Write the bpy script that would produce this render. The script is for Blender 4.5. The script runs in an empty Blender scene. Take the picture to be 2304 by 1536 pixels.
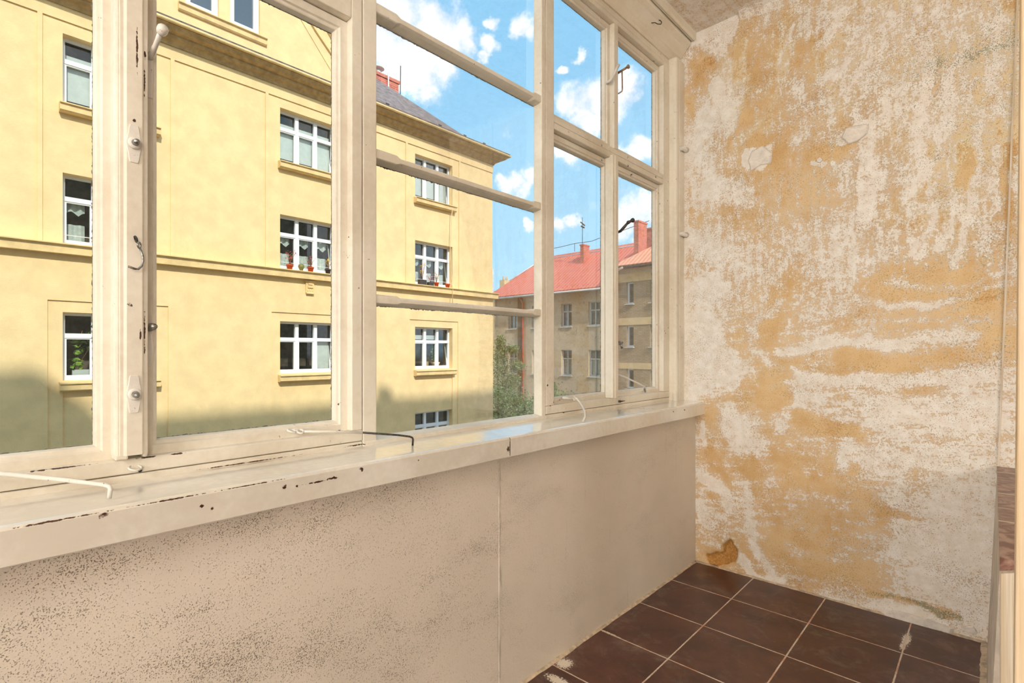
import bpy, math, random
import numpy as np
from mathutils import Vector
S = bpy.context.scene
C = S.collection
R = math.radians

# ------------------------------------------------------------------ camera, light, exposure
cd = bpy.data.cameras.new('camera'); cam = bpy.data.objects.new('camera', cd); C.objects.link(cam)
cam.location = (0, 0, 1.2)
cam.rotation_euler = (R(90), 0, R(42.813))
cd.sensor_width = 36; cd.lens = 36 * 1169 / 2304; cd.shift_y = 21 / 2304; cd.clip_start = 0.02; cd.clip_end = 500
S.camera = cam
S.view_settings.view_transform = 'Standard'; S.view_settings.look = 'None'
S.view_settings.gamma = 1.0; S.view_settings.use_curve_mapping = False
S.view_settings.exposure = 0.45
S.cycles.use_denoising = True
S.cycles.max_bounces = 10; S.cycles.diffuse_bounces = 6; S.cycles.transparent_max_bounces = 16
SKY_LIGHT = 1.15; FILL1 = 500; FILL2 = 440
SUN = Vector((1.0, -0.28, 0.80)).normalized()
sl = bpy.data.lights.new('sun', 'SUN'); sl.energy = 2.65; sl.angle = R(1.3); sl.color = (1.0, 0.96, 0.89)
so = bpy.data.objects.new('sun', sl); C.objects.link(so)
so.rotation_euler = SUN.to_track_quat('Z', 'Y').to_euler(); so.location = (30, -8, 30)


class NT:
    """small helper around a node tree"""
    def __init__(s, tree):
        s.t = tree; s.n = tree.nodes; s.l = tree.links
    def put(s, sock, v):
        if hasattr(v, 'is_linked') or isinstance(v, bpy.types.NodeSocket):
            s.l.new(v, sock)
        elif v is not None:
            try: sock.default_value = v
            except Exception:
                sock.default_value = tuple(v) + (1,) if len(v) == 3 else v
    def node(s, typ, ins=None, **kw):
        n = s.n.new('ShaderNode' + typ)
        for k, v in kw.items(): setattr(n, k, v)
        for k, v in (ins or {}).items(): s.put(n.inputs[k], v)
        return n
    def m(s, op, a, b=None, c=None, clamp=False):
        n = s.node('Math', operation=op, use_clamp=clamp)
        s.put(n.inputs[0], a)
        if b is not None: s.put(n.inputs[1], b)
        if c is not None: s.put(n.inputs[2], c)
        return n.outputs[0]
    def v(s, op, a, b=None, out=0):
        n = s.node('VectorMath', operation=op); s.put(n.inputs[0], a)
        if b is not None: s.put(n.inputs[1], b)
        return n.outputs['Value'] if out else n.outputs[0]
    def noise(s, vec, scale, detail=4, rough=0.55, sc=None, dist=0.0):
        if sc: vec = s.v('MULTIPLY', vec, sc)
        return s.node('TexNoise', {'Vector': vec, 'Scale': scale, 'Detail': detail, 'Roughness': rough, 'Distortion': dist}).outputs[0]
    def ramp(s, x, lo, hi, a=0.0, b=1.0):
        n = s.node('MapRange', {'Value': x, 'From Min': lo, 'From Max': hi, 'To Min': a, 'To Max': b}, interpolation_type='SMOOTHSTEP', clamp=True)
        return n.outputs[0]
    def mix(s, f, a, b):
        n = s.node('Mix', data_type='RGBA'); s.put(n.inputs[0], f); s.put(n.inputs[6], a); s.put(n.inputs[7], b)
        return n.outputs[2]
    def bump(s, h, dist, strength=1.0):
        return s.node('Bump', {'Height': h, 'Distance': dist, 'Strength': strength}).outputs[0]


def mat(name):
    m = bpy.data.materials.new(name); m.use_nodes = True
    t = NT(m.node_tree); b = t.n['Principled BSDF']
    return m, t, b


def c3(r, g, b):
    f = lambda u: ((u / 255 + 0.055) / 1.055) ** 2.4 if u > 10 else u / 255 / 12.92
    return (f(r), f(g), f(b), 1)


# ------------------------------------------------------------------ sky with clouds
def px_dir(px, py):
    th = R(42.813); s, c = math.sin(th), math.cos(th)
    t = (px - 1152) / 1169; u = -(py - 789) / 1169
    return Vector((-s + c * t, c + s * t, u)).normalized()

w = bpy.data.worlds.new('World'); S.world = w; w.use_nodes = True
t = NT(w.node_tree); bg = t.n['Background']
g = t.node('TexCoord').outputs['Generated']
d = t.v('NORMALIZE', g)
warp = t.node('TexNoise', {'Vector': d, 'Scale': 11.0, 'Detail': 6, 'Roughness': 0.62}).outputs[1]
dw = t.v('ADD', d, t.v('SCALE', t.v('SUBTRACT', warp, (0.5, 0.5, 0.5)), None))
dw.node.inputs[1].links[0].from_node.inputs['Scale'].default_value = 0.09
blobs = [((-0.700, 0.474, 0.534), 0.130), ((-0.672, 0.523, 0.524), 0.100), ((-0.656, 0.556, 0.510), 0.070), ((-0.709, 0.523, 0.473), 0.085), ((-0.725, 0.482, 0.492), 0.090), ((-0.683, 0.559, 0.470), 0.050), ((-0.637, 0.567, 0.522), 0.045), ((-0.730, 0.511, 0.454), 0.050), ((-0.561, 0.635, 0.532), 0.035), ((-0.597, 0.594, 0.539), 0.020), ((-0.617, 0.604, 0.505), 0.030), ((-0.630, 0.602, 0.490), 0.025), ((-0.532, 0.699, 0.478), 0.020), ((-0.507, 0.708, 0.491), 0.018), ((-0.521, 0.740, 0.425), 0.060), ((-0.496, 0.751, 0.436), 0.055), ((-0.536, 0.736, 0.413), 0.045), ((-0.487, 0.772, 0.410), 0.050), ((-0.514, 0.758, 0.402), 0.040), ((-0.456, 0.778, 0.432), 0.050), ((-0.461, 0.817, 0.347), 0.045), ((-0.444, 0.824, 0.352), 0.040), ((-0.477, 0.807, 0.348), 0.035), ((-0.560, 0.749, 0.353), 0.035), ((-0.569, 0.741, 0.357), 0.030), ((-0.647, 0.696, 0.312), 0.035), ((-0.627, 0.710, 0.319), 0.035), ((-0.660, 0.686, 0.308), 0.030), ((-0.641, 0.708, 0.297), 0.030), ((-0.589, 0.774, 0.233), 0.028), ((-0.575, 0.782, 0.239), 0.025), ((-0.477, 0.846, 0.238), 0.055), ((-0.459, 0.853, 0.248), 0.050), ((-0.500, 0.837, 0.223), 0.045), ((-0.460, 0.863, 0.209), 0.050), ((-0.675, 0.727, 0.126), 0.020), ((-0.636, 0.733, 0.240), 0.020),
         ((-0.5, -0.5, 0.6), .55), ((0.3, 0.4, 0.8), .55), ((0.7, 0.6, 0.4), .50), ((-0.1, 0.0, 0.99), .50), ((0.4, -0.8, 0.5), .60), ((-0.9, -0.4, 0.3), .40), ((.9, -.1, .4), .6), ((.2, .9, .5), .4), ((-.1, -.9, .2), .5), ((.9, .4, .1), .5)]  # wide clouds out of view, added to whiten the ambient light
dens = None
for p, r in blobs:
    p = Vector(p).normalized()
    dist = t.v('DISTANCE', dw if r < .3 else d, tuple(p), out=1)
    x = t.ramp(dist, r * 1.0, r * 0.1)
    dens = x if dens is None else t.m('MAXIMUM', dens, x)
nz = t.noise(d, 16.0, 8, 0.66)
nz2 = t.noise(d, 3.2, 6, 0.6)
dn = t.m('ADD', dens, t.m('MULTIPLY', t.m('SUBTRACT', nz, 0.5), 2.0))
cl = t.ramp(dn, 0.20, 0.95)
wisp = t.ramp(t.m('ADD', nz2, t.m('MULTIPLY', nz, 0.4)), 0.80, 0.98, 0.0, 0.55)
cl = t.m('MAXIMUM', cl, wisp)
elev = t.node('SeparateXYZ', {'Vector': d}).outputs[2]
blue = t.mix(t.ramp(elev, 0.0, 0.6), (0.37, 0.66, 0.86, 1), (0.22, 0.53, 0.81, 1))
ctone = t.mix(t.ramp(nz, 0.35, 0.7), (0.80, 0.84, 0.93, 1), (1.02, 1.02, 1.04, 1))
skyc = t.mix(cl, blue, ctone)
grd = t.mix(t.ramp(elev, -0.02, 0.0), (0.30, 0.27, 0.23, 1), skyc)
t.put(bg.inputs['Color'], grd); bg.inputs['Strength'].default_value = SKY_LIGHT

def vnoise(x, y, seed):
    rs = np.random.RandomState(seed); G = rs.rand(64, 64)
    xi = np.floor(x).astype(int); yi = np.floor(y).astype(int); fx = x - xi; fy = y - yi
    fx = fx * fx * (3 - 2 * fx); fy = fy * fy * (3 - 2 * fy)
    g = lambda a, b: G[a % 64, b % 64]
    return (g(xi, yi) * (1 - fx) + g(xi + 1, yi) * fx) * (1 - fy) + (g(xi, yi + 1) * (1 - fx) + g(xi + 1, yi + 1) * fx) * fy
def fbm(x, y, seed, o=4):
    s = 0; a = .5
    for i in range(o): s = s + a * vnoise(x * 2 ** i, y * 2 ** i, seed + i); a *= .5
    return s / (1 - .5 ** o)


# ------------------------------------------------------------------ object helpers
def tag(o, label=None, cat=None, group=None, kind=None):
    if label: o['label'] = label
    if cat: o['category'] = cat
    if group: o['group'] = group
    if kind: o['kind'] = kind
    return o


def empty(name, loc=(0, 0, 0), **k):
    o = bpy.data.objects.new(name, None); C.objects.link(o); o.location = loc; o.empty_display_size = .1
    return tag(o, **k)


class MB:
    def __init__(s, T=None):
        s.V = []; s.F = []; s.T = T; s.sm = set()
    def add(s, vs, fs, smooth=False):
        b = len(s.V); s.V += [tuple(v) for v in vs]
        for f in fs:
            if smooth: s.sm.add(len(s.F))
            s.F.append([b + i for i in f])
    def box(s, x0, x1, y0, y1, z0, z1):
        x0, x1 = min(x0, x1), max(x0, x1); y0, y1 = min(y0, y1), max(y0, y1); z0, z1 = min(z0, z1), max(z0, z1)
        s.add([(x0, y0, z0), (x1, y0, z0), (x1, y1, z0), (x0, y1, z0), (x0, y0, z1), (x1, y0, z1), (x1, y1, z1), (x0, y1, z1)],
              [(0, 3, 2, 1), (4, 5, 6, 7), (0, 1, 5, 4), (1, 2, 6, 5), (2, 3, 7, 6), (3, 0, 4, 7)])
        return s
    def prism(s, poly, axis, a0, a1):
        """poly in the two other axes (order x,y,z without axis) extruded from a0 to a1"""
        n = len(poly)
        def mk(p, a):
            if axis == 'x': return (a, p[0], p[1])
            if axis == 'y': return (p[0], a, p[1])
            return (p[0], p[1], a)
        s.add([mk(p, a0) for p in poly] + [mk(p, a1) for p in poly],
              [tuple(range(n)), tuple(range(2 * n - 1, n - 1, -1))] + [(i, i + n, (i + 1) % n + n, (i + 1) % n) for i in range(n)])
        return s
    def sweep(s, y0, y1, z0, z1, prof):
        """picture frame: prof = closed polygon of (inset, x)"""
        n = len(prof); vs = []
        for cy, cz, sy, sz in ((y0, z0, 1, 1), (y1, z0, -1, 1), (y1, z1, -1, -1), (y0, z1, 1, -1)):
            vs += [(x, cy + sy * i, cz + sz * i) for i, x in prof]
        fs = []
        for k in range(4):
            k2 = (k + 1) % 4
            fs += [(k * n + i, k * n + (i + 1) % n, k2 * n + (i + 1) % n, k2 * n + i) for i in range(n)]
        s.add(vs, fs); return s
    def tube(s, pts, r, seg=10, caps=True):
        pts = [Vector(p) for p in pts]; rs = r if isinstance(r, (list, tuple)) else [r] * len(pts)
        rings = []; up = None
        for i, p in enumerate(pts):
            d = (pts[min(i + 1, len(pts) - 1)] - pts[max(i - 1, 0)]).normalized()
            if up is None:
                up = Vector((0, 0, 1)) if abs(d.z) < .9 else Vector((1, 0, 0))
            a = d.cross(up)
            if a.length < 1e-4: a = d.cross(Vector((0, 1, 0)))
            a.normalize(); b = a.cross(d).normalized(); up = b
            rings.append([p + (a * math.cos(2 * math.pi * k / seg) + b * math.sin(2 * math.pi * k / seg)) * rs[i] for k in range(seg)])
        vs = [v for ring in rings for v in ring]; fs = []
        for i in range(len(pts) - 1):
            for k in range(seg):
                k2 = (k + 1) % seg
                fs.append((i * seg + k, i * seg + k2, (i + 1) * seg + k2, (i + 1) * seg + k))
        if caps: fs += [tuple(range(seg - 1, -1, -1)), tuple((len(pts) - 1) * seg + k for k in range(seg))]
        s.add(vs, fs, True); return s
    def lathe(s, c, axis, prof, seg=16):
        """prof = [(dist along axis, radius)]"""
        a = Vector(axis).normalized(); c = Vector(c)
        return s.tube([c + a * h for h, _ in prof], [max(r, 1e-4) for _, r in prof], seg)
    def ring(s, c, n, R0, r, seg=16, a0=0, a1=360):
        n = Vector(n).normalized(); u = n.orthogonal().normalized(); v = n.cross(u); c = Vector(c)
        k = max(4, int(seg * (a1 - a0) / 360)) + 1
        pts = [c + (u * math.cos(R(a0 + (a1 - a0) * i / (k - 1))) + v * math.sin(R(a0 + (a1 - a0) * i / (k - 1)))) * R0 for i in range(k)]
        return s.tube(pts, r, 8)
    def build(s, name, m, parent=None, bevel=0, recalc=True, seg=1):
        me = bpy.data.meshes.new(name)
        V = [s.T(*v) for v in s.V] if s.T else s.V
        org = Vector((0, 0, 0))
        o = bpy.data.objects.new(name, me)
        if parent is None and V:
            xs, ys, zs = zip(*V)
            org = Vector(((min(xs) + max(xs)) / 2, (min(ys) + max(ys)) / 2, min(zs)))
            o.location = org
        elif parent is not None:
            p = parent; 
            while p is not None: org = org + p.location; p = p.parent
        me.from_pydata([tuple(Vector(v) - org) for v in V], [], s.F)
        for i in s.sm: me.polygons[i].use_smooth = True
        me.materials.append(m)
        if recalc:
            import bmesh
            bm = bmesh.new(); bm.from_mesh(me); bmesh.ops.recalc_face_normals(bm, faces=bm.faces); bm.to_mesh(me); bm.free()
        C.objects.link(o)
        if parent is not None: o.parent = parent
        if bevel:
            b = o.modifiers.new('bevel', 'BEVEL'); b.width = bevel; b.segments = seg + 1; b.limit_method = 'ANGLE'; b.angle_limit = R(40); b.harden_normals = False
        return o


def arc(c, r, a0, a1, n=6):
    return [(c[0] + r * math.cos(R(a0 + (a1 - a0) * i / n)), c[1] + r * math.sin(R(a0 + (a1 - a0) * i / n))) for i in range(n + 1)]

# ------------------------------------------------------------------ materials
def world_pos(t):
    return t.node('NewGeometry').outputs['Position']

def spots(t, pos, lst, soft=0.25, warp=0.9, scale=110):
    """union of ragged ellipses at places: (x,y,z, rx,ry,rz)"""
    n = t.noise(pos, scale, 4, .6)
    out = None
    for (x, y, z, rx, ry, rz) in lst:
        q = t.v('DIVIDE', t.v('SUBTRACT', pos, (x, y, z)), (rx, ry, rz))
        dd = t.m('ADD', t.v('LENGTH', q, out=1), t.m('MULTIPLY', t.m('SUBTRACT', n, .5), warp * 4))
        k = t.ramp(dd, 1 + soft, 1 - soft)
        out = k if out is None else t.m('MAXIMUM', out, k)
    return out

def paint(name, base, grime, chips=None, grain=None, rough=0.60, chip_amt=0.0, bump=0.0006):
    m, t, b = mat(name); pos = world_pos(t)
    lo = t.noise(pos, 3.0, 5, .6); hi = t.noise(pos, 55, 4, .6)
    col = t.mix(t.ramp(t.m('ADD', lo, t.m('MULTIPLY', hi, .3)), .50, .85, 0, .75), base, grime)
    if grain:  # faint streaks along the board
        gr = t.noise(pos, 1.0, 5, .7, sc=grain)
        col = t.mix(t.ramp(gr, .5, .72, 0, .30), col, grime)
    brown = c3(74, 44, 30)
    h = t.m('ADD', t.m('MULTIPLY', lo, .6), t.m('MULTIPLY', hi, .4))
    if chip_amt:
        cn = t.noise(pos, 28, 5, .65); cm = t.noise(pos, 4, 2, .5)
        k = t.ramp(t.m('ADD', cn, t.m('MULTIPLY', cm, .35)), .93 - chip_amt, .96 - chip_amt)
        col = t.mix(k, col, brown); h = t.m('SUBTRACT', h, t.m('MULTIPLY', k, 1.2))
    if chips:
        k = spots(t, pos, chips)
        col = t.mix(k, col, brown); h = t.m('SUBTRACT', h, t.m('MULTIPLY', k, 1.2))
    t.put(b.inputs['Base Color'], col); b.inputs['Roughness'].default_value = rough
    b.inputs['Specular IOR Level'].default_value = 0.4
    t.put(b.inputs['Normal'], t.bump(h, bump))
    return m

PB = (.80, .75, .645, 1); PG = (.62, .55, .435, 1)
M_frame = paint('cream_gloss_paint', PB, PG, chip_amt=.055, grain=(12, 12, 1.2))
M_rail = paint('cream_gloss_paint_on_rails', PB, PG, chip_amt=.06, grain=(14, 1.2, 14),
               chips=[(-1.36, .12, .968, .004, .02, .0015), (-1.36, .16, .967, .004, .03, .0012), (-1.36, .29, .967, .004, .018, .0015), (-1.36, .50, .922, .006, .10, .0012), (-1.36, .35, .966, .004, .012, .0015), (-1.36, .80, .925, .006, .03, .002)])
M_post = paint('cream_paint_on_meeting_post', PB, PG, chip_amt=.03, grain=(12, 12, 1.0),
               chips=[(-1.342, .270, 1.850, .01, .0016, .040), (-1.342, .284, 1.775, .01, .0016, .025), (-1.342, .285, 1.84, .01, .002, .010), (-1.342, .284, 1.24, .01, .0016, .04),
                      (-1.342, .276, 1.23, .01, .0016, .014), (-1.342, .265, 1.69, .01, .0025, .003)])
M_sill = paint('cream_paint_on_sill', (.80, .77, .69, 1), (.64, .58, .49, 1), grain=(18, 1.0, 18), rough=.17, chip_amt=.0,
               chips=[(-1.195, .19, .900, .02, .006, .005), (-1.195, .14, .905, .004, .05, .0012), (-1.195, .30, .9055, .004, .05, .0012), (-1.195, .60, .884, .02, .025, .0018), (-1.195, .64, .886, .02, .014, .0030), (-1.195, .55, .883, .02, .003, .003),
                      (-1.195, .72, .895, .02, .006, .005), (-1.195, .52, .886, .02, .004, .005), (-1.195, .35, .88, .02, .003, .003), (-1.195, .37, .871, .02, .003, .003),
                      (-1.195, .90, .89, .02, .002, .002), (-1.195, 1.27, .87, .02, .006, .008), (-1.195, 1.28, .88, .02, .002, .03), (-1.195, 2.5, .89, .02, .005, .004), (-1.195, 2.63, .888, .02, .005, .003),
                      (-1.195, .45, .9055, .004, .06, .0010)])
M_sill.node_tree.nodes['Principled BSDF'].inputs['Coat Weight'].default_value = 1.0; M_sill.node_tree.nodes['Principled BSDF'].inputs['Coat Roughness'].default_value = .12
M_pelmet = paint('cream_paint_on_pelmet', PB, (.70, .62, .47, 1), grain=(14, 1.0, 14), rough=.5, chip_amt=.02)

def metal(name, col, rough=.35, worn=None, metallic=.6, wt=.54):
    m, t, b = mat(name); pos = world_pos(t)
    n = t.noise(pos, 120, 4, .6)
    t.put(b.inputs['Base Color'], t.mix(t.ramp(n, wt, wt + .04), col, worn or col))
    b.inputs['Metallic'].default_value = metallic; b.inputs['Roughness'].default_value = rough
    t.put(b.inputs['Normal'], t.bump(n, .0005))
    return m
M_hw = metal('overpainted_metal', (.74, .70, .64, 1), .25, (.30, .22, .15, 1), .0, .66)
M_steel = metal('dull_steel', (.33, .33, .31, 1), .35, (.16, .13, .10, 1), .8)
M_dark = metal('blackened_iron', (.045, .04, .035, 1), .45, (.10, .07, .05, 1), .4)

def glass(name, refl=.06, tint=(1, 1, 1, 1), dirt=0.0):
    m = bpy.data.materials.new(name); m.use_nodes = True; t = NT(m.node_tree); t.n.remove(t.n['Principled BSDF'])
    out = t.n['Material Output']
    tr = t.node('BsdfTransparent', {'Color': tint}); gl = t.node('BsdfGlossy', {'Roughness': .02})
    fr = t.node('Fresnel', {'IOR': 1.45})
    mx = t.node('MixShader', {0: t.m('MULTIPLY', fr.outputs[0], refl), 1: tr.outputs[0], 2: gl.outputs[0]})
    last = mx.outputs[0]
    if dirt:
        df = t.node('BsdfDiffuse', {'Color': (.75, .70, .6, 1)}); pos = world_pos(t)
        n = t.noise(pos, 260, 3, .7); n2 = t.noise(pos, 2.2, 4, .6, sc=(1, 1, .5))
        k = t.m('MULTIPLY', t.ramp(n, .60, .74), t.ramp(n2, .42, .7, .15, 1))
        k = t.m('MULTIPLY', k, dirt)
        last = t.node('MixShader', {0: k, 1: last, 2: df.outputs[0]}).outputs[0]
    t.l.new(last, out.inputs['Surface']); return m
M_glass = glass('window_glass', .35, (.97, .99, .98, 1), .12)
M_glass_clean = glass('window_glass_clear', .30, (.98, .99, .99, 1), .05)
M_pane = glass('house_glass', 1.3, (.93, .95, .93, 1), 0)

def plain(name, col, rough=.7, var=.12, scale=6, bump=0.0, spec=.3, bs=60, sc=None):
    m, t, b = mat(name); pos = world_pos(t)
    if sc: pos = t.v('MULTIPLY', pos, sc)
    n = t.noise(pos, scale, 6, .6)
    dk = tuple(c * (1 - var * 1.6) for c in col[:3]) + (1,); lt = tuple(min(1, c * (1 + var * .6)) for c in col[:3]) + (1,)
    t.put(b.inputs['Base Color'], t.mix(t.ramp(n, .3, .7), dk, lt))
    b.inputs['Roughness'].default_value = rough; b.inputs['Specular IOR Level'].default_value = spec
    if bump: t.put(b.inputs['Normal'], t.bump(t.noise(pos, bs, 4, .6), bump))
    return m

# parapet paint with dark pitted specks in drifts
m, t, b = mat('beige_pitted_wall_paint'); M_parapet = m
pos = world_pos(t)
fine = t.noise(pos, 400, 2, .5)
yz = t.v('MULTIPLY', pos, (1, 1, 1))
rot = t.node('Mapping', {'Vector': pos, 'Rotation': (R(-28), 0, 0), 'Scale': (1, 1.2, 3.0)}).outputs[0]
drift = t.noise(rot, 2.8, 6, .68)
vert = t.noise(pos, 1.0, 5, .65, sc=(4, 26, 2.2))
py = t.node('SeparateXYZ', {'Vector': pos}).outputs[1]
near = t.ramp(py, 1.9, .9)
k1 = t.m('ADD', t.m('MULTIPLY', t.ramp(drift, .36, .74), .15), t.m('MULTIPLY', near, .05))
sp = t.ramp(t.m('ADD', fine, k1), .725, .755)
str_ = t.m('MULTIPLY', t.ramp(vert, .58, .76), t.ramp(t.noise(pos, 150, 3, .6), .45, .62))
str_ = t.m('MULTIPLY', str_, t.ramp(py, .95, 1.3, .12, .65))
seam = t.ramp(t.m('ABSOLUTE', t.m('SUBTRACT', t.m('ADD', py, t.m('MULTIPLY', t.noise(pos, 5, 3, .6), .03)), 1.303)), .012, .002, 0, .75)
seam = t.m('MULTIPLY', seam, t.ramp(t.noise(pos, 60, 3, .6, sc=(1, 1, .15)), .45, .6))
pb = t.mix(t.ramp(t.noise(pos, 1.8, 5, .6), .35, .7), (.67, .60, .505, 1), (.735, .655, .56, 1))
col = t.mix(t.m('MULTIPLY', sp, .85), pb, (.20, .155, .11, 1))
col = t.mix(t.m('MAXIMUM', str_, seam), col, (.40, .34, .27, 1))
t.put(b.inputs['Base Color'], col); b.inputs['Roughness'].default_value = .62
hh = t.m('SUBTRACT', t.m('MULTIPLY', t.noise(pos, 90, 3, .6), .5), sp)
t.put(b.inputs['Normal'], t.bump(hh, .0015))

# scraped plaster driven by coverage map R: whitewash, G: cream, B: green flecks, A: deep ochre
def plaster(name, use_attr=True):
    m, t, b = mat(name); pos = world_pos(t)
    if use_attr:
        at = t.node('Attribute', attribute_name='cover')
        sx = t.node('SeparateColor', {'Color': at.outputs['Color']}); Rw, Gc, Bg = sx.outputs; Oc = at.outputs['Alpha']
    else:
        Rw, Gc, Bg, Oc = .66, .55, .05, .1
    hf = t.noise(pos, 110, 6, .70); hf2 = t.noise(pos, 240, 3, .6); md = t.noise(pos, 20, 6, .68)
    px_ = t.node('SeparateXYZ', {'Vector': pos}).outputs
    vstr = t.noise(pos, 1, 5, .65, sc=(34, 1, 5)); hstr = t.noise(t.node('Mapping', {'Vector': pos, 'Rotation': (0, R(6), 0)}).outputs[0], 1, 5, .65, sc=(6, 1, 40))
    st_ = t.node('Mix', {0: t.ramp(px_[2], 1.25, 1.6), 2: hstr, 3: vstr}).outputs[0]
    rag = t.m('ADD', t.m('MULTIPLY', t.m('SUBTRACT', hf, .5), 1.7), t.m('ADD', t.m('MULTIPLY', t.m('SUBTRACT', md, .5), .9), t.m('MULTIPLY', t.m('SUBTRACT', st_, .5), 1.1)))
    tan = t.mix(t.ramp(t.noise(pos, 5, 6, .65), .35, .65), c3(208, 172, 122), c3(222, 194, 150))
    tan = t.mix(t.ramp(hf2, .60, .70, 0, .45), tan, c3(140, 95, 55))
    och = t.ramp(t.m('ADD', Oc, t.m('MULTIPLY', rag, .5)), .46, .56)
    tan = t.mix(och, tan, t.mix(t.ramp(hf, .4, .65), c3(176, 126, 66), c3(206, 160, 100)))
    wk = t.ramp(t.m('ADD', Rw, t.m('ADD', rag, t.m('MULTIPLY', t.m('SUBTRACT', hf2, .5), .5))), .46, .60)
    white = t.mix(t.ramp(md, .38, .66), c3(230, 222, 210), c3(242, 237, 230))
    ck = t.ramp(t.m('ADD', Gc, t.m('MULTIPLY', rag, 1.0)), .47, .60)
    cream = t.mix(t.ramp(md, .35, .65), c3(226, 206, 162), c3(234, 220, 184))
    col = t.mix(ck, tan, cream)
    thin = t.ramp(t.m('ADD', Rw, t.m('MULTIPLY', rag, .6)), .20, .60, 0, .75)
    col = t.mix(thin, col, c3(222, 202, 176))
    col = t.mix(wk, col, white)
    gk = t.ramp(t.m('ADD', Bg, t.m('MULTIPLY', t.m('ADD', t.m('SUBTRACT', hf2, .5), t.m('MULTIPLY', t.m('SUBTRACT', md, .5), .8)), 1.2)), .50, .58)
    col = t.mix(t.m('MULTIPLY', gk, .7), col, t.mix(t.ramp(md, .4, .6), c3(84, 104, 86), c3(140, 136, 92)))
    pit = t.ramp(t.m('ADD', t.noise(pos, 210, 3, .6), t.m('MULTIPLY', t.m('SUBTRACT', t.noise(pos, 7, 5, .7), .5), .45)), .60, .66)
    col = t.mix(t.m('MULTIPLY', pit, .55), col, t.mix(t.ramp(md, .42, .58), c3(176, 122, 60), c3(150, 128, 86)))
    t.put(b.inputs['Base Color'], col); b.inputs['Roughness'].default_value = .85; b.inputs['Specular IOR Level'].default_value = .15
    h = t.m('ADD', t.m('MULTIPLY', wk, .8), t.m('ADD', t.m('MULTIPLY', hf, 1.0), t.m('MULTIPLY', ck, .4)))
    h = t.m('SUBTRACT', h, t.m('MULTIPLY', pit, .6))
    t.put(b.inputs['Normal'], t.bump(h, .0006))
    return m
M_scraped = plaster('scraped_lime_plaster')
M_scraped2 = plaster('scraped_plaster_plain', False)

# floor tiles
m, t, b = mat('oxblood_floor_tiles'); M_tile = m
pos = world_pos(t); sx = t.node('SeparateXYZ', {'Vector': pos})
def grid(co, off, per):
    q = t.m('DIVIDE', t.m('SUBTRACT', co, off), per)
    fr = t.m('FRACT', t.m('ADD', q, 100.5)); dist = t.m('MULTIPLY', t.m('ABSOLUTE', t.m('SUBTRACT', fr, .5)), per)
    return dist, t.m('FLOOR', t.m('ADD', q, 100.0))
wob = t.m('MULTIPLY', t.m('SUBTRACT', t.noise(pos, 90, 3, .6), .5), .004)
dx, ix = grid(sx.outputs[0], -.93, .332); dy, iy = grid(sx.outputs[1], 2.567, .3345)
dmin = t.m('ADD', t.m('MINIMUM', dx, dy), wob)
grout = t.ramp(dmin, .0036, .0022)
idv = t.node('CombineXYZ', {'X': ix, 'Y': iy}).outputs[0]
wn = t.node('TexWhiteNoise', {'Vector': idv}).outputs[0]
tb = t.mix(wn, (.085, .032, .022, 1), (.125, .050, .035, 1))
tb = t.mix(t.ramp(t.noise(pos, 7, 6, .65), .38, .68), tb, (.060, .026, .019, 1))
dust = t.ramp(t.m('ADD', t.noise(pos, 4.5, 6, .7, dist=1.5), t.m('MULTIPLY', t.noise(pos, 40, 3, .6), .25)), .60, .90, 0, .35)
tb = t.mix(dust, tb, (.36, .29, .25, 1))
fl = t.ramp(t.m('ADD', t.noise(pos, 85, 3, .7), t.m('MULTIPLY', t.noise(pos, 6, 2, .5), .25)), .84, .88)
tb = t.mix(t.m('MULTIPLY', fl, .8), tb, (.62, .52, .45, 1))
blot = spots(t, pos, [(-.265, 2.70, 0, .013, .055, .1), (-.27, 2.63, 0, .010, .03, .1), (-1.21, 1.60, 0, .03, .03, .1), (-1.20, 1.90, 0, .05, .006, .1), (-1.16, 1.50, 0, .05, .02, .1)], warp=.8, scale=140)
tb = t.mix(blot, tb, (.72, .65, .55, 1))
# rings left by droplets and wax
rg = None
for (x, y, r) in [(-.755, 1.64, .011), (-.72, 1.60, .015), (-.69, 1.56, .009), (-.60, 2.0, .008), (-.52, 1.62, .012), (-.49, 1.66, .008), (-.31, 1.95, .014), (-.76, 1.58, .008), (-.55, 1.72, .006), (-.80, 1.66, .013)]:
    dd = t.v('DISTANCE', t.v('MULTIPLY', pos, (1, 1, 0)), (x, y, 0), out=1)
    k = t.ramp(dd, r, r * .7, 0, .35); rg = k if rg is None else t.m('MAXIMUM', rg, k)
tb = t.mix(rg, tb, (.42, .33, .28, 1))
gcol = t.mix(t.ramp(t.noise(pos, 9, 3, .6), .35, .6), c3(196, 150, 122), c3(214, 200, 184))
col = t.mix(grout, tb, gcol)
t.put(b.inputs['Base Color'], col)
t.put(b.inputs['Roughness'], t.mix(grout, t.mix(dust, (.34, .34, .34, 1), (.6, .6, .6, 1)), (.8, .8, .8, 1)))
hb = t.m('ADD', t.m('MULTIPLY', grout, -1.0), t.m('MULTIPLY', t.noise(pos, 12, 4, .6), .25))
t.put(b.inputs['Normal'], t.bump(hb, .0015))

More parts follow.
